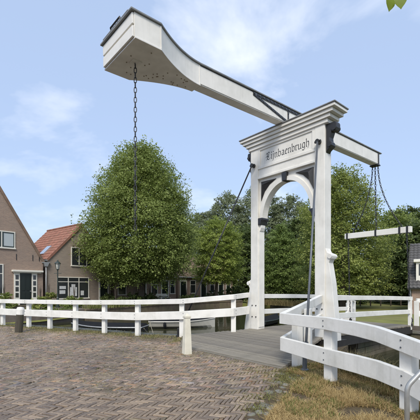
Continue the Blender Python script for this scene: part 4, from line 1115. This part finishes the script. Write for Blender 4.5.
M['big_leaf'] = mat('fresh_leaf', (.24, .31, .035), .5, var=.25, vscale=20, trans=.45)
for (p, d, s_, nr_) in (((-3.02, 1.62, 3.655), (.0, .05, -1), .10, (.35, -1, .2)), ((-2.962, 1.60, 3.652), (.10, 0, -1), .098, (-.3, -1, .25)), ((-2.99, 1.62, 3.75), (-.5, 0, -.6), .09, (0, -1, .6)),
                        ((-2.80, 1.58, 3.9), (.7, 0, -.5), .09, (0, -1, .6)), ((-2.78, 1.58, 3.99), (-.7, 0, -.5), .09, (0, -1, .6)), ((-2.5, 1.5, 4.3), (.2, 0, -1), .09, (0, -1, .3)), ((-2.3, 1.4, 4.45), (-.3, 0, -1), .09, (0, -1, .3))):
    vs, fs = big_leaf(p, d, s_, nr_); MB().add(vs, fs).build('leaf', M['big_leaf'], t, smooth=True)

# ================================================================ GRASS AND WEEDS
def blades(name, label, pts, h, wd, c_lo, c_hi, seed, lean=.5, cat=None):
    rng = np.random.default_rng(seed); P = np.array(pts); n = len(P)
    a = rng.uniform(0, 2 * math.pi, n); hh = h * rng.uniform(.4, 1.3, n); le = np.abs(rng.normal(0, lean, n)) * hh
    d = np.stack([np.cos(a), np.sin(a), np.zeros(n)], -1); s_ = np.stack([-np.sin(a), np.cos(a), np.zeros(n)], -1) * wd / 2
    mid = P + d * (le * .35)[:, None] + np.array([0, 0, 1]) * (hh * .6)[:, None]; tip = P + d * le[:, None] + np.array([0, 0, 1]) * (hh * .92)[:, None]
    V = np.stack([P - s_, P + s_, mid + s_ * .8, mid - s_ * .8], 1); V2 = np.stack([mid - s_ * .8, mid + s_ * .8, tip + s_ * .08, tip - s_ * .08], 1)
    mx = np.clip(rng.normal(.5, .3, (n, 1)), 0, 1); tint = np.array(c_lo) * (1 - mx) + np.array(c_hi) * mx
    o = linkmesh(name, quads_mesh(name, np.concatenate([V, V2]), np.concatenate([tint, tint]), M['blade']))
    return tag(o, label, cat or 'grass', None, 'stuff')
rb = random.Random(9)
gpoly = [W2(2.45, -3.3), (1.72, 6.15), (1.38, 5.75), (1.05, 5.1), (.78, 4.5), (.42, 3.6), (.1, 2.4), (3.2, 2.4), (3.0, 4.4), (2.5, 6.2), (2.25, 7.3), W2(2.4, -2.4)]
gp = []
while len(gp) < 80000:
    x, y = rb.uniform(.0, 3.3), rb.uniform(2.4, 8.6)
    if not inpoly(x, y, gpoly): continue
    d = mnoise.noise(Vector((x * 2.1, y * 2.1, 0))) + .5 * mnoise.noise(Vector((x * 5, y * 5, 4)))
    if rb.random() > .50 + d * 1.3: continue
    gp.append((x, y, .0))
gz_ = np.array(gp)
hm = np.array([.5 + .6 * max(0, .4 + mnoise.noise(Vector((p[0] * 1.6, p[1] * 1.6, 2)))) for p in gp])
blades('dry_grass', 'dry straw coloured grass patch at the foot of the right railing', gp, .06, .006, (.26, .17, .065), (.68, .52, .25), 1, 1.6)
gp2 = [p for p in gp if mnoise.noise(Vector((p[0] * 1.1, p[1] * 1.1, 8))) > .05 or (p[1] > 6.4)][::6]
blades('green_weeds', 'green weeds among the dry grass by the bridge corner', gp2, .08, .008, (.07, .10, .02), (.16, .19, .05), 2, .7)
tall = [p for p in gp if mnoise.noise(Vector((p[0] * 1.3, p[1] * 1.3, 5))) > .1][::9]
blades('tall_dry_stalks', 'taller dry grass stalks under the lower rail', tall, .12, .005, (.32, .23, .10), (.60, .47, .23), 3, .8)
# weeds along the quay edge under the left fence
fp = []
line = [(-11.0, 15.2), (-8.4, 14.2), (-2.3, 11.3), (-1.0, 10.9), (-.8, 10.3)]
for i in range(len(line) - 1):
    a, c = Vector(line[i]), Vector(line[i + 1]); n = int((c - a).length * 3000)
    for k in range(n):
        p = a.lerp(c, rb.random()); w_ = rb.gauss(-.12, .38); q = mnoise.noise(Vector((p.x * 1.5, p.y * 1.5, 1)))
        if rb.random() < .55 + q: fp.append((p.x + w_ * .4, p.y + w_ * .9, .0))
blades('verge_grass', 'pale grass and moss verge beneath the long white fence', fp, .045, .008, (.17, .15, .055), (.42, .37, .18), 4, 1.1)
blades('fence_weeds', 'scattered green weeds at the feet of the white fence', fp[::11], .13, .007, (.09, .11, .03), (.20, .20, .07), 5, .7)
# weeds at joints and round the bollards and deck edge
wp = []
for (cx, cy, r, n) in ((-.53, 8.2, .22, 260), (-6.5, 12.1, .3, 260), (.95, 6.6, .22, 500), (.5, 7.4, .15, 200), (1.35, 6.45, .25, 700), (-.2, 8.4, .3, 220), (1.1, 5.9, .2, 500), (.75, 5.1, .18, 460), (1.35, 5.95, .15, 500), (.6, 4.6, .15, 400), (1.5, 6.2, .2, 500)):
    for k in range(n): wp.append((cx + rb.gauss(0, r), cy + rb.gauss(0, r), .015))
for k in range(16000):
    x, y = rb.uniform(-6, .9), rb.uniform(5, 11.5)
    if mnoise.noise(Vector((x * .8, y * .8, 3.3))) > .12 + .25 * rb.random() and inpoly(x, y, pav_poly): wp.append((x, y, .012))
blades('joint_weeds', 'short weeds in the brick joints and around the deck edge', wp, .028, .007, (.12, .13, .035), (.30, .28, .11), 6, 1.2)
# bank plants below the right railing
bp_ = []
for k in range(3200):
    t_ = rb.random(); a, c = Vector((2.35, 7.3)), Vector((3.2, 4.2)); p = a.lerp(c, t_); bp_.append((p.x + rb.gauss(.0, .12), p.y + rb.gauss(0, .1), -.02))
blades('bank_plants', 'straggling dry plants on the canal edge behind the right railing', bp_, .36, .008, (.14, .12, .05), (.34, .28, .14), 8, .8)
lp2 = []
for k in range(9000):
    t_ = rb.random(); s_ = rb.random()
    a = Vector((-13.0, 18.5)).lerp(Vector((-8.6, 24.2)), t_); c = Vector((-13.7, 19.3)).lerp(Vector((-9.4, 24.9)), t_); p = a.lerp(c, s_)
    lp2.append((p.x, p.y, -.55 + .57 * s_))
blades('bank_grass', 'fresh green grass on the sloping far bank at the left', lp2, .16, .02, (.10, .15, .03), (.24, .30, .08), 10, .6)
qw = []
for k in range(7000):
    t_ = rb.random(); a, c = (Vector((-8.4, 24.6)), Vector((-4.2, 30.7))) if rb.random() < .55 else (Vector((-4.2, 30.7)), Vector((1.0, 37.1)))
    p = a.lerp(c, t_); q = mnoise.noise(Vector((p.x * .5, p.y * .5, 9)))
    if rb.random() < .5 + q * 1.5: qw.append((p.x + rb.gauss(-.1, .25), p.y + rb.gauss(0, .15), .02))
blades('quay_weeds', 'tufts of grass along the far brick quay edge', qw, .34, .025, (.12, .15, .04), (.30, .29, .11), 11, .7)
rd = []
for k in range(6000):
    t_ = rb.random(); a, c = (Vector((7.0, 24.3)), Vector((8.3, 33.2))) if rb.random() < .5 else (Vector((8.3, 33.2)), Vector((4.0, 39.0)))
    p = a.lerp(c, t_); rd.append((p.x + abs(rb.gauss(0, .4)), p.y + rb.gauss(0, .3), FR - .02))
blades('reeds', 'brown reeds and bank plants along the park edge', rd, .55, .025, (.16, .13, .06), (.30, .24, .11), 12, .5, 'reeds')
